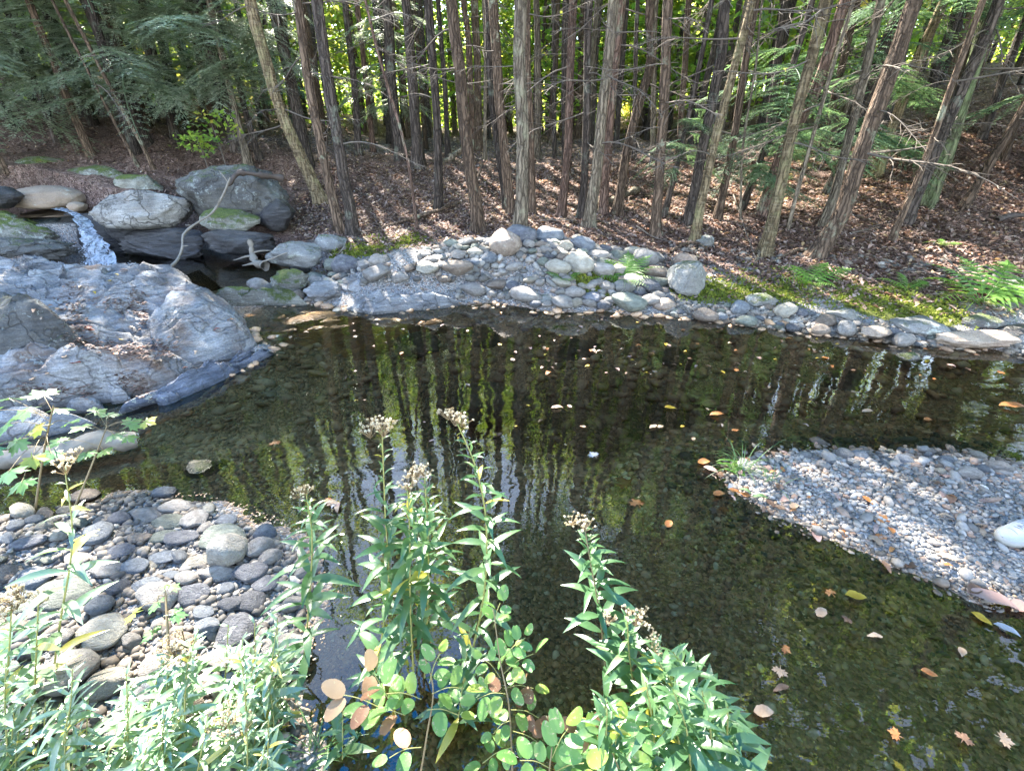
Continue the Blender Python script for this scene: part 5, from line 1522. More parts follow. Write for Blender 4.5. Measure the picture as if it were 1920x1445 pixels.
# ---- the forest behind: straight trunks sharing a few meshes
BT = []
for k in range(6):
    lev = np.linspace(0, 1, 26)
    h = lev * 14
    P = np.stack([.10 * fbm(np.stack([h * .35, h * 0 + k, h * 0], 1), 2), .10 * fbm(np.stack([h * .35, h * 0 + k + 9, h * 0], 1), 2), h - .15], 1)
    v, f = trunk_mesh(P, .12 * (1 - .7 * lev), 12, None, k + 2, flare=.5)
    BT.append((v, f))
BTM = {(k, b): fast_mesh('trunk', *BT[k], M[b]) for k in range(6) for b in ('bark_dark', 'bark_brown', 'bark_grey')}
placed = []
nb = 0
for _ in range(6000):
    if nb >= 300: break
    a = RNG.uniform(-.95, .95)
    d = 12.5 * (42 / 12.5) ** RNG.random()
    x, y = d * math.sin(a), d * math.cos(a)
    if y < 9.8: continue
    if any((x - px) ** 2 + (y - py) ** 2 < (.6 + .016 * d) ** 2 for px, py in placed): continue
    z = ground(x, y)[0]
    u, v = proj(np.array([x, y, z]))
    placed.append((x, y)); nb += 1
    bk = ['bark_dark', 'bark_brown', 'bark_grey'][int(RNG.choice(3, p=[.5, .3, .2]))]
    where = 'up behind the waterfall' if u < 500 else 'deep in the wood behind the rocky bar' if u < 1150 else 'deep in the wood behind the ferns'
    if u > 1500: where = 'high on the slope behind the leaning trunks'
    rs = RNG.uniform(.38, 1.0)
    root = empty('tree', (x, y, z), f'distant {"thin" if rs < .7 else "thick"} {bk[5:]} trunk {where}', 'tree', f'distant {"thin" if rs < .7 else "thick"} {bk[5:]} trunks {where}', RNG.uniform(0, 6.28))
    H = RNG.uniform(11, 14) if d < 16 else RNG.uniform(.66, .84) * min(d, 26)
    tl = (u - 960) / 960 * .05
    put('trunk', BTM[(int(RNG.integers(6)), bk)], (0, 0, 0), (RNG.normal(0, .025), RNG.normal(0, .025), 0), (rs, rs, H / 14), root)
    blk = shades_spot(x, y, z + H * .35, z + H, 2.5)
    sh = .05 if blk else 1.0
    if RNG.random() < .7:
        put('crown', BCROWN[int(RNG.integers(3))], (0, 0, H * .72), (0, 0, RNG.uniform(0, 6)), (1.2 * sh, 1.2 * sh, 1.3), root)
        if d > 24 and RNG.random() < .5: put('crown', GCROWN[int(RNG.integers(3))], (-.4, .2, H * .45), (0, 0, RNG.uniform(0, 6)), (1.1 * sh, 1.1 * sh, 1.0), root)
    else:
        if d > 24 and RNG.random() < .5: put('crown', GCROWN[int(RNG.integers(3))], (.4, 0, H * .6), (0, 0, RNG.uniform(0, 6)), (1.2 * sh, 1.2 * sh, 1.2), root)
        put('crown', CROWN[int(RNG.integers(3))], (0, 0, H * .45), (0, 0, RNG.uniform(0, 6)), (.9 * sh, .9 * sh, H * .58 / 9), root)
    if blk is True and d > 17:
        for q_ in (.42, .68):
            put('crown', TCROWN[int(RNG.integers(3))], (RNG.normal(0, .3), 0, min(q_ * (d - 9), H)), (0, 0, RNG.uniform(0, 6)), (1.1, 1.1, 1.1), root)
    if d < 26:
        add_dead(root, lambda q: np.array([0, 0, q]), .1, 4, .8, 6, .6, 1.4)

# ---- young broad-leaved trees glowing between the trunks
ns = 0
for _ in range(2000):
    if ns >= 120: break
    a = RNG.uniform(-.9, .9)
    d = 13.5 * (36 / 13.5) ** RNG.random()
    x, y = d * math.sin(a), d * math.cos(a)
    if y < 11.5 or (x < -3 and y < 13.5): continue
    z = ground(x, y)[0]
    u, v = proj(np.array([x, y, z]))
    h = RNG.uniform(1.6, 7.5)
    if shades_spot(x, y, z + .2 * h, z + h + .8, 2.2): continue
    where = 'behind the waterfall bank' if u < 520 else 'between the trunks behind the rocky bar' if u < 1150 else 'between the trunks behind the ferns' if u < 1500 else 'on the far slope'
    root = empty('sapling', (x, y, z), f'sunlit leafy {"low" if h < 3 else "tall"} sapling {where}', 'sapling', f'{"low" if h < 3 else "tall"} saplings {where}', RNG.uniform(0, 6))
    pp = smooth_path([(0, 0, -.05), (.1, .05, h * .5), (.0, .15, h)], 10)
    vv, ff = tube(pp, np.linspace(.022, .008, 10), 6)
    put('stem', fast_mesh('stem', vv, ff, M['bark_brown']), parent=root)
    s = RNG.uniform(.9, 1.6) * (1 + d / 40)
    put('foliage', USTORY[int(RNG.integers(4))], (0, 0.1, h * .85), (0, 0, RNG.uniform(0, 6)), (s, s, s * RNG.uniform(.8, 1.3)), root)
    if h > 3:
        put('foliage', USTORY[int(RNG.integers(4))], (.3, -.2, h * .55), (0, 0, RNG.uniform(0, 6)), (s * .9, s * .9, s * .6), root)
    ns += 1

# ---- the far edge of the wood that reads as one leafy mass
n = 150000
a = RNG.uniform(-1.12, 1.12, n)
d = RNG.uniform(34, 62, n)
x, y = d * np.sin(a), d * np.cos(a)
hz = RNG.random(n) ** 1.35 * np.interp(a, [-1.1, -.3, .3, .55, 1.1], [9, 9, 9, 6, 4])
c = np.stack([x, y, ground(x, y) + hz], 1)
cl = fbm(np.stack([x * .16, y * .16, hz * .28], 1), 3)
k = cl > -.32 + .55 * sstep(.3, .6, a) * sstep(3, 6, hz)
c, cl = c[k], cl[k]
n = len(c)
dv = RNG.normal(size=(n, 3)) * (1, 1, .6); dv /= np.linalg.norm(dv, axis=1)[:, None]
wv = np.cross(dv, RNG.normal(size=(n, 3))); wv /= np.linalg.norm(wv, axis=1)[:, None]
L = RNG.uniform(.22, .5, (n, 1))
V = np.stack([c - dv * L * .5, c + wv * L * .33, c + dv * L * .5, c - wv * L * .33], 1).reshape(-1, 3)
tn = np.clip(.45 + .5 * cl + RNG.normal(0, .2, n), 0, 1)
tag(put('distant_foliage', fast_mesh('distant_foliage', V, np.arange(n * 4).reshape(n, 4), M['decid'], False, {'tone': np.repeat(tn, 4)})), kind='stuff')

# ---- hemlocks whose lower boughs hang into the picture
def hemlock(label, foot, H, r, specs, src, bark='bark_dark', crown=True, group=None, lean=(0, 0)):
    x, y = foot
    z = ground(x, y)[0]
    root = empty('hemlock', (x, y, z), label, 'tree', group)
    sh_ = shades_spot(x, y, z + H * .4, z + H, 2.0)
    if sh_ and H > 8: H = 7.5
    lev = np.linspace(0, H, 40)
    P = np.stack([lean[0] * lev + .05 * np.sin(lev), lean[1] * lev + .04 * np.cos(lev * 1.2), lev - .1], 1)
    v, f = trunk_mesh(P, r * (1 - .7 * lev / H), 20, None, int(x * 10 + y * 7) % 50, flare=.6)
    put('trunk', fast_mesh('trunk', v, f, M[bark]), parent=root)
    pf = lambda q: np.array([np.interp(q, lev, P[:, k]) for k in range(3)])
    live_branches(root, pf, specs, src)
    if crown:
        k = .12 if sh_ else 1.0
        put('crown', CROWN[int(x * 3) % 3], pf(H * .42), (0, 0, x), (k, k, H * .62 / 9), root)
    return root

def whorl(z0, z1, n, az0, az1, l0, l1):
    return [(RNG.uniform(z0, z1), RNG.uniform(az0, az1), RNG.uniform(l0, l1), RNG.uniform(-.05, .35)) for _ in range(n)]

hemlock('grey-green hemlock over the waterfall with boughs reaching to the dark boulder', (-6.9, 9.9), 13, .13, whorl(.9, 3.9, 46, -170, 10, 1.3, 2.5), SPRAYG, lean=(-.05, 0))
hemlock('hemlock with drooping silvery boughs behind the white crag', (-5.3, 10.2), 13, .12, whorl(1.1, 3.9, 44, -190, 10, 1.0, 2.2), SPRAYG, lean=(-.04, 0))
hemlock('tall hemlock at the frame edge above the round brown boulder', (-9.4, 9.0), 14, .14, whorl(1.2, 4.2, 46, -130, 50, 1.5, 2.8), SPRAYG, lean=(-.05, 0))
hemlock('hemlock with dense low boughs beside the stream above the waterfall', (-8.7, 11.2), 14, .13, whorl(.6, 4.2, 46, -170, 20, 1.3, 2.6), SPRAYG, lean=(-.06, 0))
hemlock('bushy dark hemlock far back on the waterfall bank', (-6.8, 13.2), 13, .13, whorl(.8, 4.8, 40, -190, 10, 1.3, 2.4), SPRAY)
hemlock('hemlock with sparse boughs next to the yellowish leaning trunk', (-3.9, 9.9), 13, .11, whorl(1.6, 3.8, 34, -200, 10, .8, 1.7), SPRAYG, lean=(-.03, 0))
hemlock('half-dead hemlock with pale tufted twigs behind the dark furrowed trunk', (-2.5, 11.4), 13, .11, whorl(1.0, 4.2, 34, -200, 20, .6, 1.3), SPRAYG)
hemlock('dark green hemlock overhanging the slope near the big fern', (7.5, 7.3), 14, .15, whorl(1.0, 3.8, 50, 120, 290, 1.2, 2.6), SPRAY, lean=(.12, 0))
hemlock('hemlock with broad layered boughs behind the fallen log', (8.9, 9.0), 14, .14, whorl(1.3, 4.6, 55, 120, 300, 1.4, 2.6), SPRAY, lean=(.12, 0))
hemlock('small hemlock with fanned boughs before the yellow birch', (3.35, 7.3), 6, .05, whorl(.6, 2.1, 34, 150, 390, .5, 1.2), SPRAY, crown=False, lean=(.1, 0))
hemlock('young hemlock with level boughs under the big leaning trunk', (4.7, 7.6), 6, .05, whorl(.6, 2.8, 44, 140, 400, .6, 1.4), SPRAY, crown=False, lean=(.14, 0))
hemlock('young hemlock with dark tips beside the straight flaky trunk', (2.2, 7.2), 6, .04, whorl(.6, 1.5, 14, 150, 380, .4, .8), SPRAY, crown=False, lean=(.06, 0))
hemlock('leaning hemlock with thin high boughs on the far slope', (5.8, 9.4), 12, .10, whorl(1.2, 4.2, 34, 120, 390, .9, 1.7), SPRAY, lean=(.13, 0))

# ---- broad-leaved trees on the banks just beyond the picture edge, mirrored in the near water
for i, (x, y, H, s, lb) in enumerate(((7.8, 4.7, 12, 1.7, 'broad-leaved tree past the picture edge whose crown is mirrored in the near water'), (10.2, 6.2, 14, 1.7, 'taller broad-leaved tree past the picture edge up the bank'),
                                      (9.6, 2.2, 11, 1.5, 'broad-leaved tree past the picture edge downstream of the gravel bar'))):
    z = ground(x, y)[0]
    root = empty('broadleaf_tree', (x, y, max(z, 0)), lb, 'tree')
    lev = np.linspace(0, H, 30)
    P = np.stack([-.10 * lev + .1 * np.sin(lev * .7), .03 * lev, lev - .1], 1)
    v, f = trunk_mesh(P, .17 * (1 - .7 * lev / H), 18, None, i + 4)
    put('trunk', fast_mesh('trunk', v, f, M['bark_grey']), parent=root)
    put('crown', GCROWN[i], P[22], (0, 0, i), (s, s, s * .8), root)
    put('crown', GCROWN[(i + 1) % 3], P[14] + (-1.2, -.4, .3), (0, 0, i + 2), (s * .8, s * .8, s * .5), root)

x, y = -1.75, 9.75  # added tree, its crown keeps direct sun off the gravel bar
root = empty('tree', (x, y, ground(x, y)[0]), 'slim tree added to shade the gravel bar, on the crest behind the dark furrowed trunk', 'tree')
v, f = trunk_mesh(np.stack([np.linspace(0, .1, 20), np.linspace(0, .05, 20), np.linspace(-.1, 10.2, 20)], 1), .085 * (1 - .03 * np.arange(20)), 14, None, 9)
put('trunk', fast_mesh('trunk', v, f, M['bark_dark']), parent=root)
put('crown', BCROWN[1], (.1, 0, 7.3), (0, 0, 1), (.74, .6, .62), root)
put('crown', BCROWN[2], (.5, .1, 8.4), (0, 0, 2), (.66, .5, .5), root)

x, y = -4.9, 9.7  # added tree, leaf tuft placed to shade the foreground cobbles
root = empty('tree', (x, y, ground(x, y)[0]), 'slim grey tree added to shade the cobble bank, beside the sparse-boughed hemlock', 'tree')
v, f = trunk_mesh(np.stack([np.linspace(0, .05, 20), np.linspace(0, -.1, 20), np.linspace(-.1, 7.2, 20)], 1), .06 * (1 - .03 * np.arange(20)), 12, None, 15)
put('trunk', fast_mesh('trunk', v, f, M['bark_grey']), parent=root)
put('crown', BCROWN[1], (0, -.1, 6.9), (0, 0, 0), (.75, .30, .26), root)

x, y = -7.9, 12.5  # added tree, both crowns placed to keep sun off the bedrock slab
root = empty('broadleaf_tree', (x, y, ground(x, y)[0]), 'broad-leaved tree added to shade the bedrock slab, among the hemlocks behind the waterfall', 'tree')
v, f = trunk_mesh(np.stack([np.linspace(0, .2, 20), np.linspace(0, -.1, 20), np.linspace(-.1, 8.2, 20)], 1), .11 * (1 - .03 * np.arange(20)), 14, None, 13)
put('trunk', fast_mesh('trunk', v, f, M['bark_grey']), parent=root)
put('crown', BCROWN[0], (-.8, -.2, 6.6), (0, 0, 1), (.75, .6, .55), root)
put('crown', BCROWN[2], (.8, 0, 6.6), (0, 0, 4), (.75, .6, .55), root)

# ---- fallen wood
def wood(name, label, pts, r0, r1, m, cat, extra=(), n=30, seg=9):
    pts = np.array(pts)
    P = smooth_path(pts, n)
    P += .6 * r0 * np.stack([fbm(P * 5 + k * 9, 3) for k in range(3)], 1)
    lev = np.linspace(0, 1, n)
    rr = r0 + (r1 - r0) * lev
    rr = rr * (1 + .3 * fbm(np.stack([lev * 14, lev * 0, lev * 0 + r0 * 100], 1), 3))
    rr[0] *= .75
    A = Acc()
    v, f = tube(P, rr, seg, rfun=lambda p, th, q: q * (1 + .12 * np.cos(3 * th + 1)[None]))
    A.add(v, f)
    for s, d, l in extra:
        b = P[int(s * (n - 1))]
        Q = b + np.asarray(d) * l * np.linspace(0, 1, 7)[:, None]
        Q[:, 2] += .03 * np.sin(np.linspace(0, 5, 7)) * l
        v, f = tube(Q, np.linspace(rr[int(s * (n - 1))] * .5, .004, 7), 5)
        A.add(v, f)
    base = P.mean(0)
    me = A.mesh(name, M[m])
    vv = np.empty(len(me.vertices) * 3, np.float32); me.vertices.foreach_get('co', vv)
    me.vertices.foreach_set('co', (vv.reshape(-1, 3) - base).astype(np.float32).ravel())
    return tag(put(name, me, base), label, cat)

wood('driftwood', 'crooked pale dead limb leaning from the boulder down to the bedrock slab', [at_y(432, 333, 6.35), at_y(415, 372, 6.2), at_y(398, 398, 6.05), at_y(372, 416, 5.9), at_y(345, 438, 5.7), at_y(341, 468, 5.45), at_y(330, 490, 5.2), at_y(314, 503, 5.0)], .010, .016, 'driftwood', 'dead branch', [(.22, (.5, -.3, .6), .16), (.5, (-.6, -.3, .2), .10), (.7, (.7, -.2, .2), .12), (.05, (-.4, .1, .7), .2)])
wood('log', 'dark rotting log lying across the top of the big lichened boulder', [at_y(428, 345, 6.45), at_y(448, 322, 6.6), at_y(485, 328, 6.7), at_y(530, 336, 6.9)], .028, .04, 'darklog', 'log')
wood('root_stub', 'broken root stub standing at the back of the upper pool', [at_y(470, 448, 6.0), at_y(474, 478, 5.95), at_y(484, 494, 5.8), at_y(498, 500, 5.7)], .03, .045, 'driftwood', 'root', [(.35, (-.8, -.2, -.1), .28), (.3, (.9, .1, .12), .35), (.7, (-.9, -.1, -.05), .2)])
wood('branch', 'thin pale stick lying against the rounded grey boulder', [at_y(490, 492, 5.7), at_y(530, 476, 5.7), at_y(548, 470, 5.8)], .010, .006, 'driftwood', 'stick', seg=6)
wood('branch', 'bleached stick among the stones beside the moss patch', [hit(616, 492), hit(640, 484) + (0, 0, .08), hit(652, 474) + (0, 0, .14)], .012, .006, 'driftwood', 'stick', [(.6, (.5, 0, .4), .12)], seg=6)
wood('fallen_branch', 'long curved dead branch lying down the leaf slope by the brown leaning trunk', [hit(700, 436) + (0, 0, .03), hit(770, 418) + (0, 0, .06), hit(830, 400) + (0, 0, .07), at_y(878, 368, 8.6), at_y(905, 310, 9.3)], .02, .028, 'bark_brown', 'fallen branch', [(.5, (.6, .3, .3), .5), (.7, (-.5, .2, .4), .4)])
wood('log', 'fallen log half propped beside the dark mid-sized trunk', [at_y(818, 310, 10.2), at_y(845, 292, 10.4), at_y(872, 276, 10.6)], .07, .05, 'bark_grey', 'log')
wood('log', 'short grey log behind the crooked trunk', [hit(1118, 398) + (0, 0, .1), hit(1150, 385) + (0, 0, .1), hit(1195, 364) + (0, 0, .1)], .07, .05, 'bark_grey', 'log', [(.7, (.3, .2, .7), .4)])
wood('log', 'long dark fallen trunk hung level across the slope under hemlock boughs', [at_y(1765, 274, 9.0), at_y(1840, 282, 8.8), at_y(1960, 290, 8.6)], .055, .05, 'bark_brown', 'log', [(.2, (.1, -.2, -.9), .5)])
wood('fallen_branch', 'dead branch lying on open leaves near the frame edge', [hit(1868, 420) + (0, 0, .04), hit(1900, 412) + (0, 0, .06), hit(1990, 408) + (0, 0, .05)], .035, .03, 'darklog', 'fallen branch')
wood('root', 'pale exposed root snaking from the yellow birch to the stones', [hit(1448, 470) + (0, 0, .05), hit(1425, 478) + (0, 0, .05), hit(1418, 490) + (0, 0, .03), hit(1412, 498)], .03, .012, 'bark_grey', 'root', seg=7)
wood('root', 'long root lying on the litter between the yellow birch and the big leaning trunk', [hit(1512, 476) + (0, 0, .05), hit(1490, 478) + (0, 0, .05), hit(1462, 488) + (0, 0, .03), hit(1445, 494)], .03, .012, 'bark_brown', 'root', seg=7)
wood('root', 'thin root curling along the bank by the blocky rock', [hit(1255, 478) + (0, 0, .04), hit(1285, 462) + (0, 0, .05), hit(1312, 466) + (0, 0, .05), hit(1330, 474)], .02, .01, 'bark_brown', 'root', seg=6)
wood('log', 'weathered grey log at the inlet behind the foreground cobbles', [at_z(-20, 862, .06), at_z(60, 848, .08), at_z(150, 838, .08), at_z(246, 826, .05)], .045, .05, 'driftwood', 'log', n=40, seg=14)
for i, (a_, b_, c_) in enumerate((((1372, 380), (1395, 440), (1420, 500)), ((1590, 455), (1620, 440), (1650, 430)), ((1760, 500), (1790, 515), (1830, 540)), ((690, 455), (660, 430), (640, 420)), ((1010, 430), (1060, 420), (1110, 422)), ((1190, 440), (1230, 455), (1290, 462)))):
    wood('twig', ['thin dead twig hanging from the bank in front of the slim brown trunk', 'thin twig on sunlit litter behind the big leaning trunk', 'thin twig beside the big fern', 'twig on dark soil by the furrowed trunk', 'twig on litter behind the stones under the pale trunk', 'twig on the stony bank below the flaky-barked trunk'][i],
         [hit(*a_) + (0, 0, .12), hit(*b_) + (0, 0, .06), hit(*c_) + (0, 0, .03)], .009, .004, 'twig', 'twig', [(.5, (.5, -.3, .4), .25), (.7, (-.5, -.3, .3), .2)], seg=5)

# ------------------------------------------------------------------ foreground plants
def blade(base, d, up, L, W, droop=.3, fold=.25, n=8, wav=0.0, shape=.75):
    d = unit(d); side = unit(np.cross(d, up)); nrm = np.cross(side, d)
    s = np.linspace(0, 1, n)
    w = W / 2 * np.sin(math.pi * np.clip(s, 0, 1) ** shape) ** .9
    w[0] = W * .06; w[-1] = W * .01
    c = base + d * (s * L)[:, None] + nrm * (.10 * L * np.sin(s * 2.4))[:, None] + np.array([0, 0, -1.0]) * (droop * L * s ** 2)[:, None] + side * (wav * L * np.sin(4 * s))[:, None]
    l = c + side * w[:, None] + nrm * (fold * w)[:, None]
    r = c - side * w[:, None] + nrm * (fold * w)[:, None]
    v = np.stack([l, c, r], 1).reshape(-1, 3)
    k = np.arange(n - 1)[:, None] * 3
    f = np.concatenate([k + [0, 1, 4, 3], k + [1, 2, 5, 4]])
    return v, f

def flower_mesh(seed, spread=.05, n=16):
    rg = np.random.default_rng(seed)
    A = Acc()
    v0, f0 = ico(1)
    for i in range(n):
        a, r = rg.uniform(0, 6.28), spread * rg.random() ** .5
        p = np.array([r * math.cos(a), r * math.sin(a), .018 - r * .3 + rg.normal(0, .005)])
        # seed head: short bristles round a small core
        nb_ = 30
        t = rg.uniform(.1, 1)
        for b in range(nb_):
            dd = unit(rg.normal(size=3) + (0, 0, .4))
            sd = unit(np.cross(dd, rg.normal(size=3)))
            L = rg.uniform(.0045, .0075)
            A.add([p, p + dd * L * .7 + sd * .0013, p + dd * L, p + dd * L * .7 - sd * .0013], [(0, 1, 2, 3)], np.clip(t + rg.normal(0, .15), 0, 1))
        q, ff = tube([np.array([0, 0, -.035]), p * .6 + (0, 0, -.014), p], [.0013, .001, .0008], 3)
        A.add(q, ff, .05)
    return A.mesh('flower_head', M['flower'], False)
FLW = [flower_mesh(700 + k, .036 + .008 * (k % 3), 15 + 3 * (k % 3)) for k in range(5)]

def aster(label, P, m='aster', nleaf=40, Ll=.10, Wl=.022, group=None, heads=1, stem='stem', bias=None, cat='plant', bare=.04, r=.0035, yellow=.03, seed=0, name='aster', up=.35, hs=1.0, taper=.55):
    """P: stem points from the root upwards (world)"""
    rg = np.random.default_rng(seed + 1000)
    P = smooth_path(P, 40)
    base = P[0].copy()
    root = empty(name, base, label, cat, group)
    Q = P - base
    v, f = tube(Q, np.linspace(r, r * .45, 40), 6)
    put('stem', fast_mesh('stem', v, f, M[stem]), parent=root)
    A = Acc()
    ang = rg.uniform(0, 6.28)
    for i in range(nleaf):
        s = bare + (1 - bare - .01) * (i / max(nleaf - 1, 1))
        b = np.array([np.interp(s * 39, np.arange(40), Q[:, k]) for k in range(3)])
        ang += 2.4 + rg.normal(0, .25)
        d = np.array([math.cos(ang), math.sin(ang), 0])
        if bias is not None:
            d = unit(d + np.asarray(bias))
        e = up * (.4 + .9 * s) + rg.normal(0, .14)
        d = unit(d + (0, 0, e))
        k = (.62 + .75 * math.sin(math.pi * min(s * .95 + .12, 1)) ** .8) * (1 - taper * max(s - .55, 0) / .45) * rg.uniform(.8, 1.15)
        L = Ll * k
        v, f = blade(b, d, np.array([0, 0, 1.0]) + rg.normal(0, .22, 3), L, Wl * k * rg.uniform(.85, 1.15), droop=rg.uniform(.08, .42), fold=rg.uniform(.1, .5), wav=rg.normal(0, .02))
        t = np.clip(.35 + .25 * s + rg.normal(0, .16), 0, .86) if rg.random() > yellow else 1.0
        A.add(v, f, t)
    put('leaves', A.mesh('leaves', M[m]), parent=root)
    if heads:
        for h in range(heads):
            o = np.array([rg.normal(0, .028), rg.normal(0, .028), rg.uniform(-.02, .02)]) if h else np.zeros(3)
            put('flower_head', FLW[int(rg.integers(5))], Q[-1] + o + (0, 0, .012), (rg.normal(0, .15), rg.normal(0, .15), rg.uniform(0, 6)), rg.uniform(.75, 1.15) * hs, root)
    return root

def stem_pts(px, y0, y1, zroot=None):
    n = len(px)
    pts = [at_y(u, v, y0 + (y1 - y0) * i / (n - 1)) for i, (u, v) in enumerate(px)]
    if pts[0][2] > 0.0:
        d = pts[0] - pts[1]
        k = (pts[0][2] + .03) / max(-d[2], .05)
        pts = [pts[0] + d * min(k, 3)] + pts
        pts[0][2] = -.03
    return pts

aster('tall aster second from the dark water, its straight stem topped by a wide flower cluster', stem_pts([(705, 1260), (728, 1100), (722, 960), (716, 800)], .96, 1.06), nleaf=66, heads=3, seed=1, bare=.16, Ll=.10, Wl=.018, hs=.8)
aster('tall bowed aster with yellow-green stem arching over the water', stem_pts([(868, 1290), (905, 1130), (912, 990), (893, 880), (856, 790)], .93, 1.10), nleaf=62, heads=3, seed=2, bare=.16, Ll=.10, Wl=.018, r=.004, hs=.8)
aster('middle aster with flower cluster between the straight and the bowed aster', stem_pts([(778, 1310), (770, 1150), (768, 1000), (764, 912)], .92, 1.03), nleaf=60, heads=2, seed=3, bare=.18, Wl=.018, hs=.75)
aster('slim aster close behind the middle aster, with loose flower tufts', stem_pts([(795, 1290), (803, 1120), (802, 1000), (796, 890)], .97, 1.06), nleaf=56, heads=2, seed=4, bare=.18, Wl=.018, hs=.75)
aster('shorter aster by the wet cobbles with a small two-tufted head', stem_pts([(560, 1330), (578, 1150), (585, 1010), (574, 925)], .95, 1.05), nleaf=48, heads=2, seed=5, bare=.18, Wl=.018, hs=.6)
aster('solitary aster beyond the others whose leaves fan to one side, white flower tuft on top', stem_pts([(1150, 1420), (1128, 1180), (1108, 1060), (1096, 988)], .86, 1.02), nleaf=54, heads=2, seed=6, Wl=.019, hs=.75, stem='stem_red', bias=(.35, .05, 0), Ll=.095)
aster('aster with pinkish faded tufts in the dark green clump over the water', stem_pts([(1215, 1480), (1195, 1330), (1180, 1230), (1176, 1150)], .72, .82), nleaf=50, heads=3, seed=7, Ll=.11, Wl=.022, hs=.7)
aster('aster with white seed tufts beside the pink-tufted one', stem_pts([(1275, 1500), (1262, 1350), (1240, 1260), (1222, 1195)], .72, .84), nleaf=50, heads=3, seed=8, Ll=.11, Wl=.022, hs=.7)
aster('leafy aster tip bending away over the dark water', stem_pts([(1345, 1520), (1345, 1400), (1315, 1300), (1262, 1222)], .68, .80), nleaf=40, heads=0, seed=9, Ll=.11, Wl=.024, bias=(.35, .1, .1), taper=.3)
aster('tallest green stem in the dark clump without flowers', stem_pts([(1350, 1560), (1310, 1400), (1270, 1300), (1235, 1240)], .62, .74), nleaf=38, heads=0, seed=10, Ll=.13, Wl=.028, taper=.4)
for i in range(12):
    u = RNG.uniform(1130, 1380); v = RNG.uniform(1265, 1400)
    ub = u + RNG.uniform(-30, 60)
    y = RNG.uniform(.52, .74)
    aster('green leafy stem filling the dark aster clump over the water', stem_pts([(ub, v + 210), (ub * .5 + u * .5 + RNG.uniform(-15, 15), v + 90), (u, v)], y - .06, y + .04), nleaf=34, heads=0, seed=60 + i, Ll=.11, Wl=.021, group='stems of the dark aster clump', taper=.35)
aster('tall yellowing aster standing before the cobbles, its leaves arching out', stem_pts([(75, 1470), (108, 1200), (135, 1020), (122, 880)], .86, 1.10), nleaf=34, heads=2, seed=11, m='aster_sunlit', bias=(.15, -.1, 0), yellow=.28, Ll=.11)
aster('low aster with three brownish tufts near the frame edge', stem_pts([(0, 1420), (15, 1250), (22, 1135)], .80, .92), nleaf=34, heads=3, seed=12, m='aster_sunlit', Ll=.11)
aster('low aster with a brownish tuft beside the yellowing one', stem_pts([(60, 1450), (66, 1270), (72, 1130)], .80, .92), nleaf=30, heads=2, seed=13, m='aster_sunlit', Ll=.11)
aster('sunlit aster with a cream flower head among the glinting leaves', stem_pts([(330, 1440), (345, 1330), (352, 1230)], .74, .82), nleaf=28, heads=4, seed=14, m='aster_sunlit', Ll=.10)
aster('sunlit aster with a pale flower head low among the leaves', stem_pts([(420, 1520), (428, 1420), (430, 1345)], .66, .72), nleaf=26, heads=3, seed=15, m='aster_sunlit', Ll=.10)
# the bright mass of leafy stems at the near bank
k = 0
for i in range(46):
    u = -40 + 570 * RNG.random()
    vmin = np.interp(u, [-40, 100, 300, 420, 560, 690], [1200, 1200, 1190, 1170, 1090, 1200])
    v = vmin + (1400 - vmin) * RNG.random() ** .8
    h = RNG.uniform(110, 260)
    ub = u - RNG.uniform(-10, 45) * (1 if u > 100 else .3)
    y = np.interp(v, [1050, 1200, 1400], [.98, .82, .60]) * RNG.uniform(.94, 1.06)
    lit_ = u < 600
    place = 'by the frame edge' if u < 200 else 'between the cobbles and the camera' if u < 430 else 'at the edge of the blue reflection'
    tall = 'tall' if h > 190 else 'short'
    aster(f'{tall} narrow-leaved aster shoot {place}', stem_pts([(ub, v + h), ((u + ub) / 2 + RNG.uniform(-8, 8), v + h * .5), (u, v)], y - .05, y + .05), m='aster_sunlit' if lit_ else 'aster', nleaf=int(RNG.integers(26, 38)), heads=0,
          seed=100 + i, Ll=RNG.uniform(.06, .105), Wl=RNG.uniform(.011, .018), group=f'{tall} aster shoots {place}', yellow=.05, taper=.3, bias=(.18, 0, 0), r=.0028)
for i in range(2):
    u, v = RNG.uniform(640, 960), RNG.uniform(1090, 1330)
    y = np.interp(v, [1050, 1200, 1400], [1.0, .86, .64])
    h = RNG.uniform(120, 240)
    ub = u + RNG.uniform(-30, 20)
    aster('green aster shoot crowding round the feet of the tall asters', stem_pts([(ub, v + h), ((u + ub) / 2, v + h * .5), (u, v)], y - .04, y + .04), nleaf=24, heads=0, seed=300 + i, group='green shoots round the tall asters', Ll=.10, Wl=.021, taper=.3, r=.0026)

# ---- compound-leaved plant with round leaflets
def leaflet(base, d, L, W, up, notch=0.0):
    d = unit(d); side = unit(np.cross(d, up)); nrm = np.cross(side, d)
    th = np.linspace(0, 2 * math.pi, 15)[:-1]
    rim = np.stack([.5 - .5 * np.cos(th), .5 * np.sin(th) * (1 + .12 * np.cos(th))], 1)
    rim[:, 0] *= 1 - notch * np.exp(-((th - math.pi) / .35) ** 2)
    pts = [base + d * L * .5]
    for x, y in rim:
        pts.append(base + d * L * x + side * W * y + nrm * (.10 * L * (abs(y) * 1.2) - .05 * L * (x - .5) ** 2 * 4))
    f = [(0, 1 + k, 1 + (k + 1) % 14) for k in range(14)]
    return np.array(pts), np.array(f)

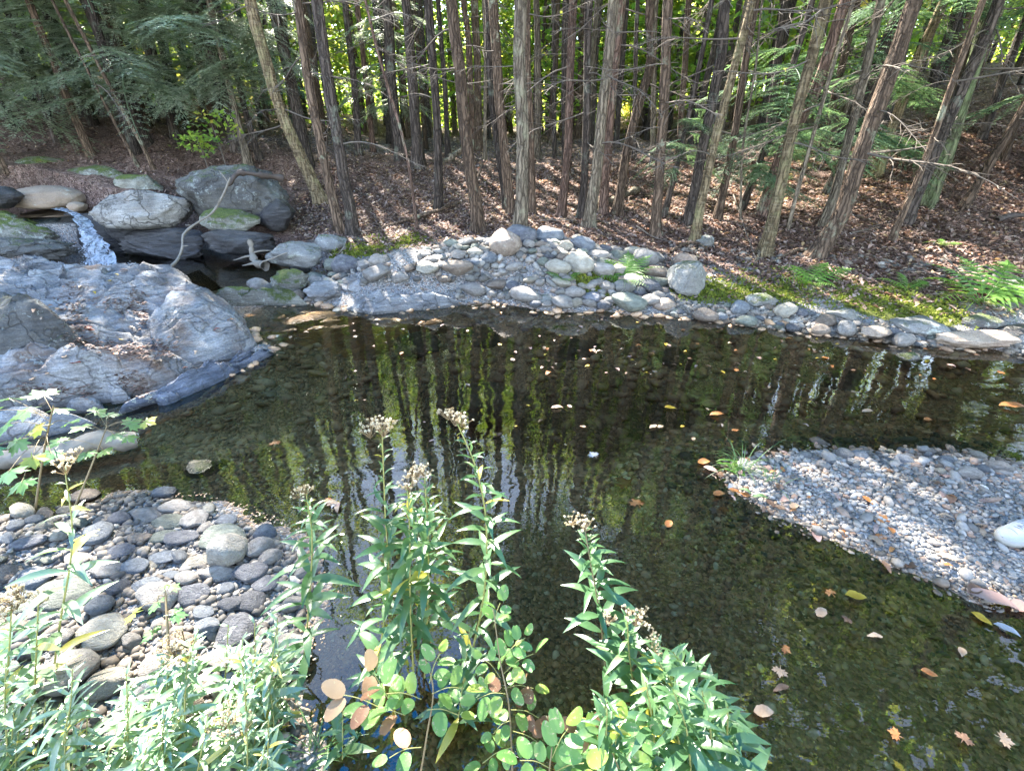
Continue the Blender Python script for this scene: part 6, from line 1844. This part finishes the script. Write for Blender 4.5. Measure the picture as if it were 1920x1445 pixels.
def round_plant(label, stem, leaves, seed):
    rg = np.random.default_rng(seed)
    base = stem[0].copy()
    root = empty('round_leaved_plant', base, label, 'plant')
    P = smooth_path(stem, 24) - base
    v, f = tube(P, np.linspace(.0032, .0012, 24), 6)
    put('stem', fast_mesh('stem', v, f, M['stem_red']), parent=root)
    A, St = Acc(), Acc()
    for (p0, p1, n, L, brown) in leaves:
        p0, p1 = p0 - base, p1 - base
        rach = smooth_path([p0, (p0 + p1) / 2 + (0, 0, .015), p1], 12)
        v, f = tube(rach, .0012, 4); St.add(v, f)
        ax = unit(p1 - p0)
        tocam = unit(CAM - base - p0)
        up = unit(np.array([0, 0, 1.0]) * .8 + .5 * tocam + rg.normal(0, .2, 3))
        sd = unit(np.cross(ax, up))
        for i in range(n):
            s = (i // 2 + .6) / ((n - 1) / 2 + .6)
            b = np.array([np.interp(s * 11, np.arange(12), rach[:, k]) for k in range(3)])
            d = ax if i == n - 1 else ax * .45 + sd * (1 if i % 2 else -1)
            d = unit(d + rg.normal(0, .12, 3))
            l = L * rg.uniform(.8, 1.15)
            v, f = leaflet(b + d * .006, d, l, l * rg.uniform(.58, .75), unit(up + rg.normal(0, .28, 3)), rg.choice([0, 0, .12]))
            if rg.random() < brown:
                Bn = Acc(); Bn.add(v, f, np.clip(rg.normal(.45, .22), 0, 1))
                put('withered_leaflet', Bn.mesh('withered_leaflet', M['brownleaf']), parent=root)['label'] = 'brown withered leaflet'
            else:
                A.add(v, f, np.clip(rg.normal(.45, .22), 0, 1))
    put('leaf_stalk', St.mesh('leaf_stalk', M['stem']), parent=root)
    put('leaves', A.mesh('leaves', M['round']), parent=root)
    return root
Y = at_y
round_plant('round-leaved plant with moth-eaten pale green leaflets climbing in front of the dark water',
            [Y(962, 1480, .62), Y(955, 1330, .68), Y(938, 1240, .74), Y(925, 1140, .80)],
            [(Y(926, 1175, .79), Y(938, 1130, .82), 5, .040, 0), (Y(936, 1245, .74), Y(985, 1195, .78), 7, .042, .05), (Y(945, 1262, .73), Y(1000, 1225, .75), 5, .045, .15), (Y(938, 1270, .73), Y(905, 1235, .74), 5, .04, 0),
             (Y(945, 1290, .71), Y(1000, 1290, .72), 5, .045, .1), (Y(950, 1300, .70), Y(895, 1310, .70), 5, .05, .05), (Y(958, 1330, .68), Y(1010, 1345, .68), 5, .042, .5), (Y(958, 1350, .67), Y(925, 1375, .66), 5, .04, .05),
             (Y(962, 1370, .66), Y(1020, 1400, .64), 5, .05, .15), (Y(960, 1400, .64), Y(905, 1430, .62), 5, .045, .0)], 1)
round_plant('round-leaved plant hanging before the blue reflection with large browned leaflets',
            [Y(780, 1500, .58), Y(800, 1380, .63), Y(812, 1290, .68), Y(790, 1215, .72)],
            [(Y(805, 1280, .68), Y(825, 1225, .71), 5, .045, .15), (Y(810, 1300, .67), Y(870, 1290, .68), 5, .045, .1), (Y(790, 1310, .66), Y(725, 1300, .66), 5, .05, .25), (Y(800, 1330, .65), Y(860, 1340, .65), 3, .048, .05),
             (Y(760, 1340, .63), Y(690, 1330, .64), 5, .06, .1), (Y(745, 1345, .63), Y(700, 1260, .67), 5, .06, .5), (Y(720, 1330, .64), Y(630, 1300, .66), 4, .06, .8), (Y(790, 1400, .61), Y(730, 1420, .60), 3, .05, .1)], 2)
round_plant('round-leaved sprig low among the dark aster clump, some leaflets browned',
            [Y(1180, 1520, .54), Y(1160, 1440, .57), Y(1130, 1380, .60)],
            [(Y(1140, 1395, .60), Y(1085, 1370, .61), 5, .05, .4), (Y(1150, 1420, .58), Y(1160, 1350, .61), 5, .05, .1), (Y(1165, 1430, .57), Y(1215, 1375, .60), 5, .05, .15), (Y(1150, 1440, .57), Y(1080, 1440, .57), 5, .055, .05)], 3)
round_plant('round-leaved sprig cut by the lower frame edge in front of the water',
            [Y(1040, 1540, .50), Y(1030, 1460, .53), Y(1035, 1400, .56)],
            [(Y(1035, 1420, .55), Y(1065, 1365, .58), 5, .05, .4), (Y(1032, 1440, .54), Y(975, 1425, .54), 5, .05, .05), (Y(1035, 1450, .54), Y(1095, 1430, .54), 5, .052, .1)], 4)

# ---- maple seedlings by the inlet
def maple_plant(label, stem, leaves, seed):
    rg = np.random.default_rng(seed)
    base = np.array(stem[0], float)
    root = empty('maple_seedling', base, label, 'seedling')
    P = smooth_path(stem, 20) - base
    A, St = Acc(), Acc()
    v, f = tube(P, np.linspace(.006, .003, 20), 6)
    St.add(v, f)
    for u, w, y, L in leaves:
        c = at_y(u, w, y) - base
        s = int(np.argmin(np.linalg.norm(P - c, axis=1)))
        v, f = tube(smooth_path([P[s], (P[s] + c) / 2 + (0, 0, .02), c], 8), .0014, 4); St.add(v, f)
        v, f = maple(int(rg.integers(50)), rg.uniform(.05, .22))
        a = math.atan2(c[1] - P[s][1], c[0] - P[s][0]) - math.pi / 2 + rg.normal(0, .5)
        E = np.array(Euler((rg.normal(-.15, .2), rg.normal(.1, .2), a)).to_matrix())
        A.add((v * L) @ E.T + c, f, np.clip(rg.normal(.45, .2), 0, 1) if rg.random() > .18 else .95)
    put('stem', St.mesh('stem', M['stem_red']), parent=root)
    put('leaves', A.mesh('leaves', M['maple']), parent=root)
    return root
maple_plant('maple seedling with layered lobed leaves beside the low dark rock shelf', [at_y(60, 1000, 1.75), at_y(80, 860, 1.85), at_y(100, 760, 1.9)],
            [(15, 745, 1.95, .13), (80, 738, 2.0, .15), (110, 765, 1.95, .12), (45, 770, 1.85, .13), (70, 800, 1.85, .12), (10, 795, 1.8, .14), (130, 790, 1.95, .12), (30, 830, 1.75, .13), (95, 850, 1.75, .12), (15, 885, 1.6, .14), (40, 905, 1.6, .12), (-20, 770, 1.8, .14), (-15, 840, 1.7, .14), (60, 860, 1.7, .11)], 5)
maple_plant('maple seedling with scattered leaves reaching out over the grey log', [at_y(120, 1000, 1.75), at_y(165, 890, 1.9), at_y(200, 800, 2.05)],
            [(180, 770, 2.15, .11), (205, 778, 2.1, .10), (245, 795, 2.1, .12), (275, 790, 2.1, .10), (155, 800, 2.0, .12), (215, 815, 2.0, .11), (110, 825, 1.95, .11), (160, 850, 1.9, .12), (240, 820, 2.0, .09), (195, 845, 1.95, .09)], 6)
maple_plant('backlit maple seedling tucked between cobbles and asters', [at_y(320, 1330, .8), at_y(315, 1200, .9), at_y(310, 1110, 1.0)],
            [(318, 1098, 1.02, .07), (295, 1128, .98, .08), (330, 1150, .95, .07), (250, 1150, .95, .07), (285, 1185, .92, .07)], 7)

# ---- ferns
def frond_mesh(seed, n=12):
    rg = np.random.default_rng(seed)
    A = Acc()
    ax = np.linspace(0, 1, 16)
    P = np.stack([ax, .05 * np.sin(2 * ax + seed), .42 * ax - .55 * ax ** 2.1], 1)
    v, f = tube(P, np.linspace(.008, .002, 16), 4); A.add(v, f, .7)
    for i in range(n):
        s = .14 + .85 * i / (n - 1)
        b = np.array([np.interp(s, ax, P[:, k]) for k in range(3)])
        L = .30 * math.sin(math.pi * min((s - .02) * .92 + .16, 1)) ** .9 * (1.12 - .55 * s) + .02
        for sd in (-1, 1):
            d = unit(np.array([.38, sd * 1.0, -.12 + rg.normal(0, .06)]))
            m_ = 9
            w0 = .030 * (1.1 - .5 * s)
            for j in range(m_):
                t0, t1 = j / m_, (j + 1) / m_
                p0, p1 = b + d * L * t0 + (0, 0, -.14 * L * t0 ** 2), b + d * L * t1 + (0, 0, -.14 * L * t1 ** 2)
                w = w0 * (1 - t0) ** .8 + .002
                e = np.array([1.0, 0, .12]) * w
                tip = (p0 + p1) / 2 + d * L * .05
                tn = np.clip(.5 + rg.normal(0, .16), 0, 1)
                A.add([p0, p1, tip + e, p0 + e * .75], [(0, 1, 2, 3)], tn)
                A.add([p1, p0, p0 - e * .75, tip - e], [(0, 1, 2, 3)], tn)
    return A.mesh('frond', M['fern'], False)
FROND = [frond_mesh(800 + k) for k in range(4)]
def fern(label, u, v, specs):
    p = hit(u, v)
    root = empty('fern', p, label, 'fern')
    for az, L, pitch in specs:
        put('frond', FROND[int(RNG.integers(4))], (0, 0, .01), (RNG.normal(0, .15), -pitch, R(az)), L, root)
fern('small fern low among the rounded stones of the bar', 1058, 528, [(80, .28, .5), (150, .26, .35), (20, .24, .4), (-90, .24, .3), (-30, .2, .3), (230, .22, .4)])
fern('fern spreading over moss beside the upright angular boulder', 1168, 530, [(10, .46, .45), (40, .50, .6), (75, .46, .7), (120, .44, .55), (165, .46, .35), (195, .40, .25), (-60, .36, .2), (-100, .34, .25), (-20, .38, .3), (60, .40, .8)])
fern('fern on the mossy bank with fronds reaching flat both ways', 1520, 535, [(10, .48, .45), (45, .44, .5), (110, .36, .5), (150, .44, .45), (185, .42, .25), (-120, .36, .2), (-60, .3, .2), (220, .34, .2)])
fern('largest bright green fern overhanging the dark ledge at the far shore', 1835, 566, [(5, .72, .35), (38, .72, .55), (85, .6, .7), (130, .58, .6), (168, .64, .42), (195, .60, .15), (-140, .52, .12), (-95, .46, .05), (-50, .62, .15), (-18, .68, .25)])
fern('faint young fern between the mossy bank and the largest fern', 1700, 545, [(20, .3, .3), (80, .3, .5), (150, .34, .3), (200, .3, .2)])
fern('small plant on open leaves high on the sunlit bank', 1770, 462, [(0, .2, .2), (70, .2, .3), (160, .22, .2), (220, .2, .2)])

# ---- moss shoots on the bank
vs = []
for u, v, r in MOSS_SPOTS:
    p = hit(u, v)
    m_ = int(3600 * r)
    q = p[:2] + RNG.normal(0, r * .5, (m_, 2))
    vs.append(q)
q = np.vstack(vs)
g, s_, _, _, _ = ground(q[:, 0], q[:, 1], True)
k = s_ > .12
q, g = q[k], g[k]
n = len(q)
lump = .03 * np.clip(fbm(np.stack([q[:, 0] * 6, q[:, 1] * 6, q[:, 0] * 0], 1), 3), 0, 1)
b = np.stack([q[:, 0], q[:, 1], g + lump - .004], 1)
d = RNG.normal(size=(n, 3)) * (.8, .8, .3) + (0, 0, .8); d /= np.linalg.norm(d, axis=1)[:, None]
w = np.cross(d, RNG.normal(size=(n, 3))); w /= np.linalg.norm(w, axis=1)[:, None]
L = RNG.uniform(.015, .04, (n, 1))
V = np.stack([b, b + d * L * .6 + w * L * .3, b + d * L, b + d * L * .6 - w * L * .3], 1).reshape(-1, 3)
tag(put('moss', fast_mesh('moss', V, np.arange(n * 4).reshape(n, 4), M['moss'], False, {'tone': np.repeat(np.clip(.5 + 8 * lump - .15 + RNG.normal(0, .2, n), 0, 1), 4)})), kind='stuff')

# ---- yellow-leaved sprigs on the bank above the waterfall
for i, (u, v, y, s, lab) in enumerate(((400, 245, 8.3, .42, 'pale yellow-green maple sprig on the reddish bank above the lichened boulder'), (372, 270, 8.0, .28, 'smaller yellow-green sprig just below the maple sprig'), (50, 150, 10.5, .5, 'yellow-green sapling glimpsed through hemlock boughs near the frame edge'))):
    c = at_y(u, v, y)
    gz_ = ground(c[0], c[1])[0]
    root = empty('sapling', (c[0], c[1], gz_), lab, 'sapling')
    hh = max(c[2] - gz_, .3)
    vv, ff = tube(smooth_path([(0, 0, -.03), (.05, 0, hh * .5), (0, 0, hh + .1)], 10), np.linspace(.012, .004, 10), 5)
    put('stem', fast_mesh('stem', vv, ff, M['twig']), parent=root)
    put('foliage', leaf_cloud('foliage', 150, .075, M['decid'], 950 + i, (s, s * .7, s * .7), 12, .3), (0, 0, hh), parent=root)

# ---- sedge tuft in the shallows
p = hit(1386, 884)
root = empty('sedge', p, 'sedge tuft with long arching blades growing at the tip of the gravel bar', 'grass tuft')
A = Acc()
for i in range(46):
    a = RNG.uniform(0, 6.28); e = RNG.uniform(.5, 2.2)
    d = unit(np.array([math.cos(a), math.sin(a), e]))
    v, f = blade(np.array([RNG.normal(0, .018), RNG.normal(0, .018), -.02]), d, unit(np.array([math.sin(a), -math.cos(a), .3])) if False else np.array([-math.cos(a) * .5, -math.sin(a) * .5, 1.0]), RNG.uniform(.16, .42), .0042, droop=RNG.uniform(.15, .75), fold=.3, n=9, shape=.5)
    A.add(v, f, RNG.random())
put('blades', A.mesh('blades', M['grass']), parent=root)
A = Acc()
for i in range(26):
    a = RNG.uniform(0, 6.28); d = np.array([math.cos(a), math.sin(a), RNG.uniform(-.1, .5)])
    v, f = blade(np.array([RNG.normal(0, .03), RNG.normal(0, .03), .02]), d, np.array([0, 0, 1.0]), RNG.uniform(.04, .08), .018, n=5)
    A.add(v, f, RNG.uniform(.4, 1))
o = put('leaves', A.mesh('leaves', M['fern']), parent=root)
for (u, v, nb_, lab) in ((1445, 905, 16, 'thin wisp of sedge on the gravel beside the larger tuft'), (585, 1415, 22, 'dry grass tuft at the near edge of the water'), (300, 1440, 20, 'grass tuft under the sunlit asters')):
    p = hit(u, v)
    root = empty('sedge', p, lab, 'grass tuft')
    A = Acc()
    for i in range(nb_):
        a = RNG.uniform(0, 6.28)
        d = unit(np.array([math.cos(a), math.sin(a), RNG.uniform(.4, 1.6)]))
        v_, f_ = blade(np.array([RNG.normal(0, .02), RNG.normal(0, .02), -.01]), d, np.array([-math.cos(a) * .5, -math.sin(a) * .5, 1.0]), RNG.uniform(.12, .26), .004, droop=RNG.uniform(.2, .7), n=8, shape=.5)
        A.add(v_, f_, RNG.random())
    put('blades', A.mesh('blades', M['grass']), parent=root)

# ------------------------------------------------------------------ white sneaker on the gravel bar
M['canvas'] = plain_mat('white canvas', (0.26, 0.28, 0.31), (0.36, 0.38, 0.41), 220, 0.85, .0008)
M['rubber'] = plain_mat('grey rubber sole', (0.22, 0.215, 0.20), (0.31, 0.30, 0.28), 60, 0.6, .0005)
M['lace'] = plain_mat('shoelace', (0.24, 0.26, 0.29), (0.33, 0.35, 0.38), 90, 0.9)
M['dark'] = plain_mat('dark eyelet gap', (0.05, 0.05, 0.06), (0.10, 0.10, 0.12), 60, 0.9)
toe = at_z(1884, 1000, .115)
root = empty('sneaker', (toe[0], toe[1], ground(toe[0] + .12, toe[1])[0] + .012), 'white lace-up sneaker standing on the gravel at the picture edge', 'shoe', None, R(14))
Ls = .285
xs = np.array([0, .006, .02, .05, .085, .12, .16, .20, .24, .27, .285])
hw = np.array([.006, .022, .034, .044, .048, .048, .043, .038, .036, .032, .016])
ht = np.array([.030, .044, .054, .060, .068, .084, .098, .104, .106, .104, .085])
n = 20
V = []
for x, w, h in zip(xs, hw, ht):
    for k in range(n):
        a = math.pi * k / (n - 1)
        V.append((x, w * math.cos(a) * (1 if abs(math.cos(a)) < .98 else 1), .02 + (h - .02) * math.sin(a) ** .72))
V = np.array(V)
k = np.arange(len(xs) - 1)[:, None] * n; j = np.arange(n - 1)[None]
f = np.stack([k + j, k + j + 1, k + n + j + 1, k + n + j], -1).reshape(-1, 4)
put('upper', fast_mesh('upper', V, f, M['canvas']), parent=root)
V = []
xs2 = np.concatenate([[-.006], xs[1:-1], [.291]])
for x, w in zip(xs2, hw + .006):
    for (yy, zz_) in ((-w, .0), (-w * 1.02, .012), (-w, .026), (0, .027), (w, .026), (w * 1.02, .012), (w, .0), (0, 0)):
        V.append((x, yy, zz_))
V = np.array(V); n = 8
k = np.arange(len(xs) - 1)[:, None] * n; j = np.arange(n)[None]; j2 = (j + 1) % n
f = np.stack([k + j, k + n + j, k + n + j2, k + j2], -1).reshape(-1, 4)
f = np.vstack([f, [(0, 1, 2, 3), (0, 3, 4, 7), (4, 5, 6, 7)], np.array([(0, 1, 2, 3), (0, 3, 4, 7), (4, 5, 6, 7)]) + n * (len(xs) - 1)])
put('sole', fast_mesh('sole', V, f, M['rubber']), parent=root)
v, f = tube(smooth_path([(.012, y, .055 - 14 * y * y) for y in (-.028, -.014, 0, .014, .028)], 14) + (.03, 0, .006), .0012, 5)
put('toe_cap_seam', fast_mesh('toe_cap_seam', v, f, M['rubber']), parent=root)
for i in range(6):
    x = .072 + i * .018
    h = float(np.interp(x, xs, ht)) + .003
    v, f = tube(smooth_path([(x, -.026, h - .016), (x + .003, -.012, h - .003), (x, 0, h), (x - .003, .012, h - .003), (x, .026, h - .016)], 12), .0032, 6)
    put('lace', fast_mesh('lace', v, f, M['lace']), parent=root)
    v, f = tube(smooth_path([(x + .009, -.020, h - .010), (x + .009, 0, h - .001), (x + .009, .020, h - .010)], 10), .0030, 5)
    put('eyelet_gap', fast_mesh('eyelet_gap', v, f, M['dark']), parent=root)
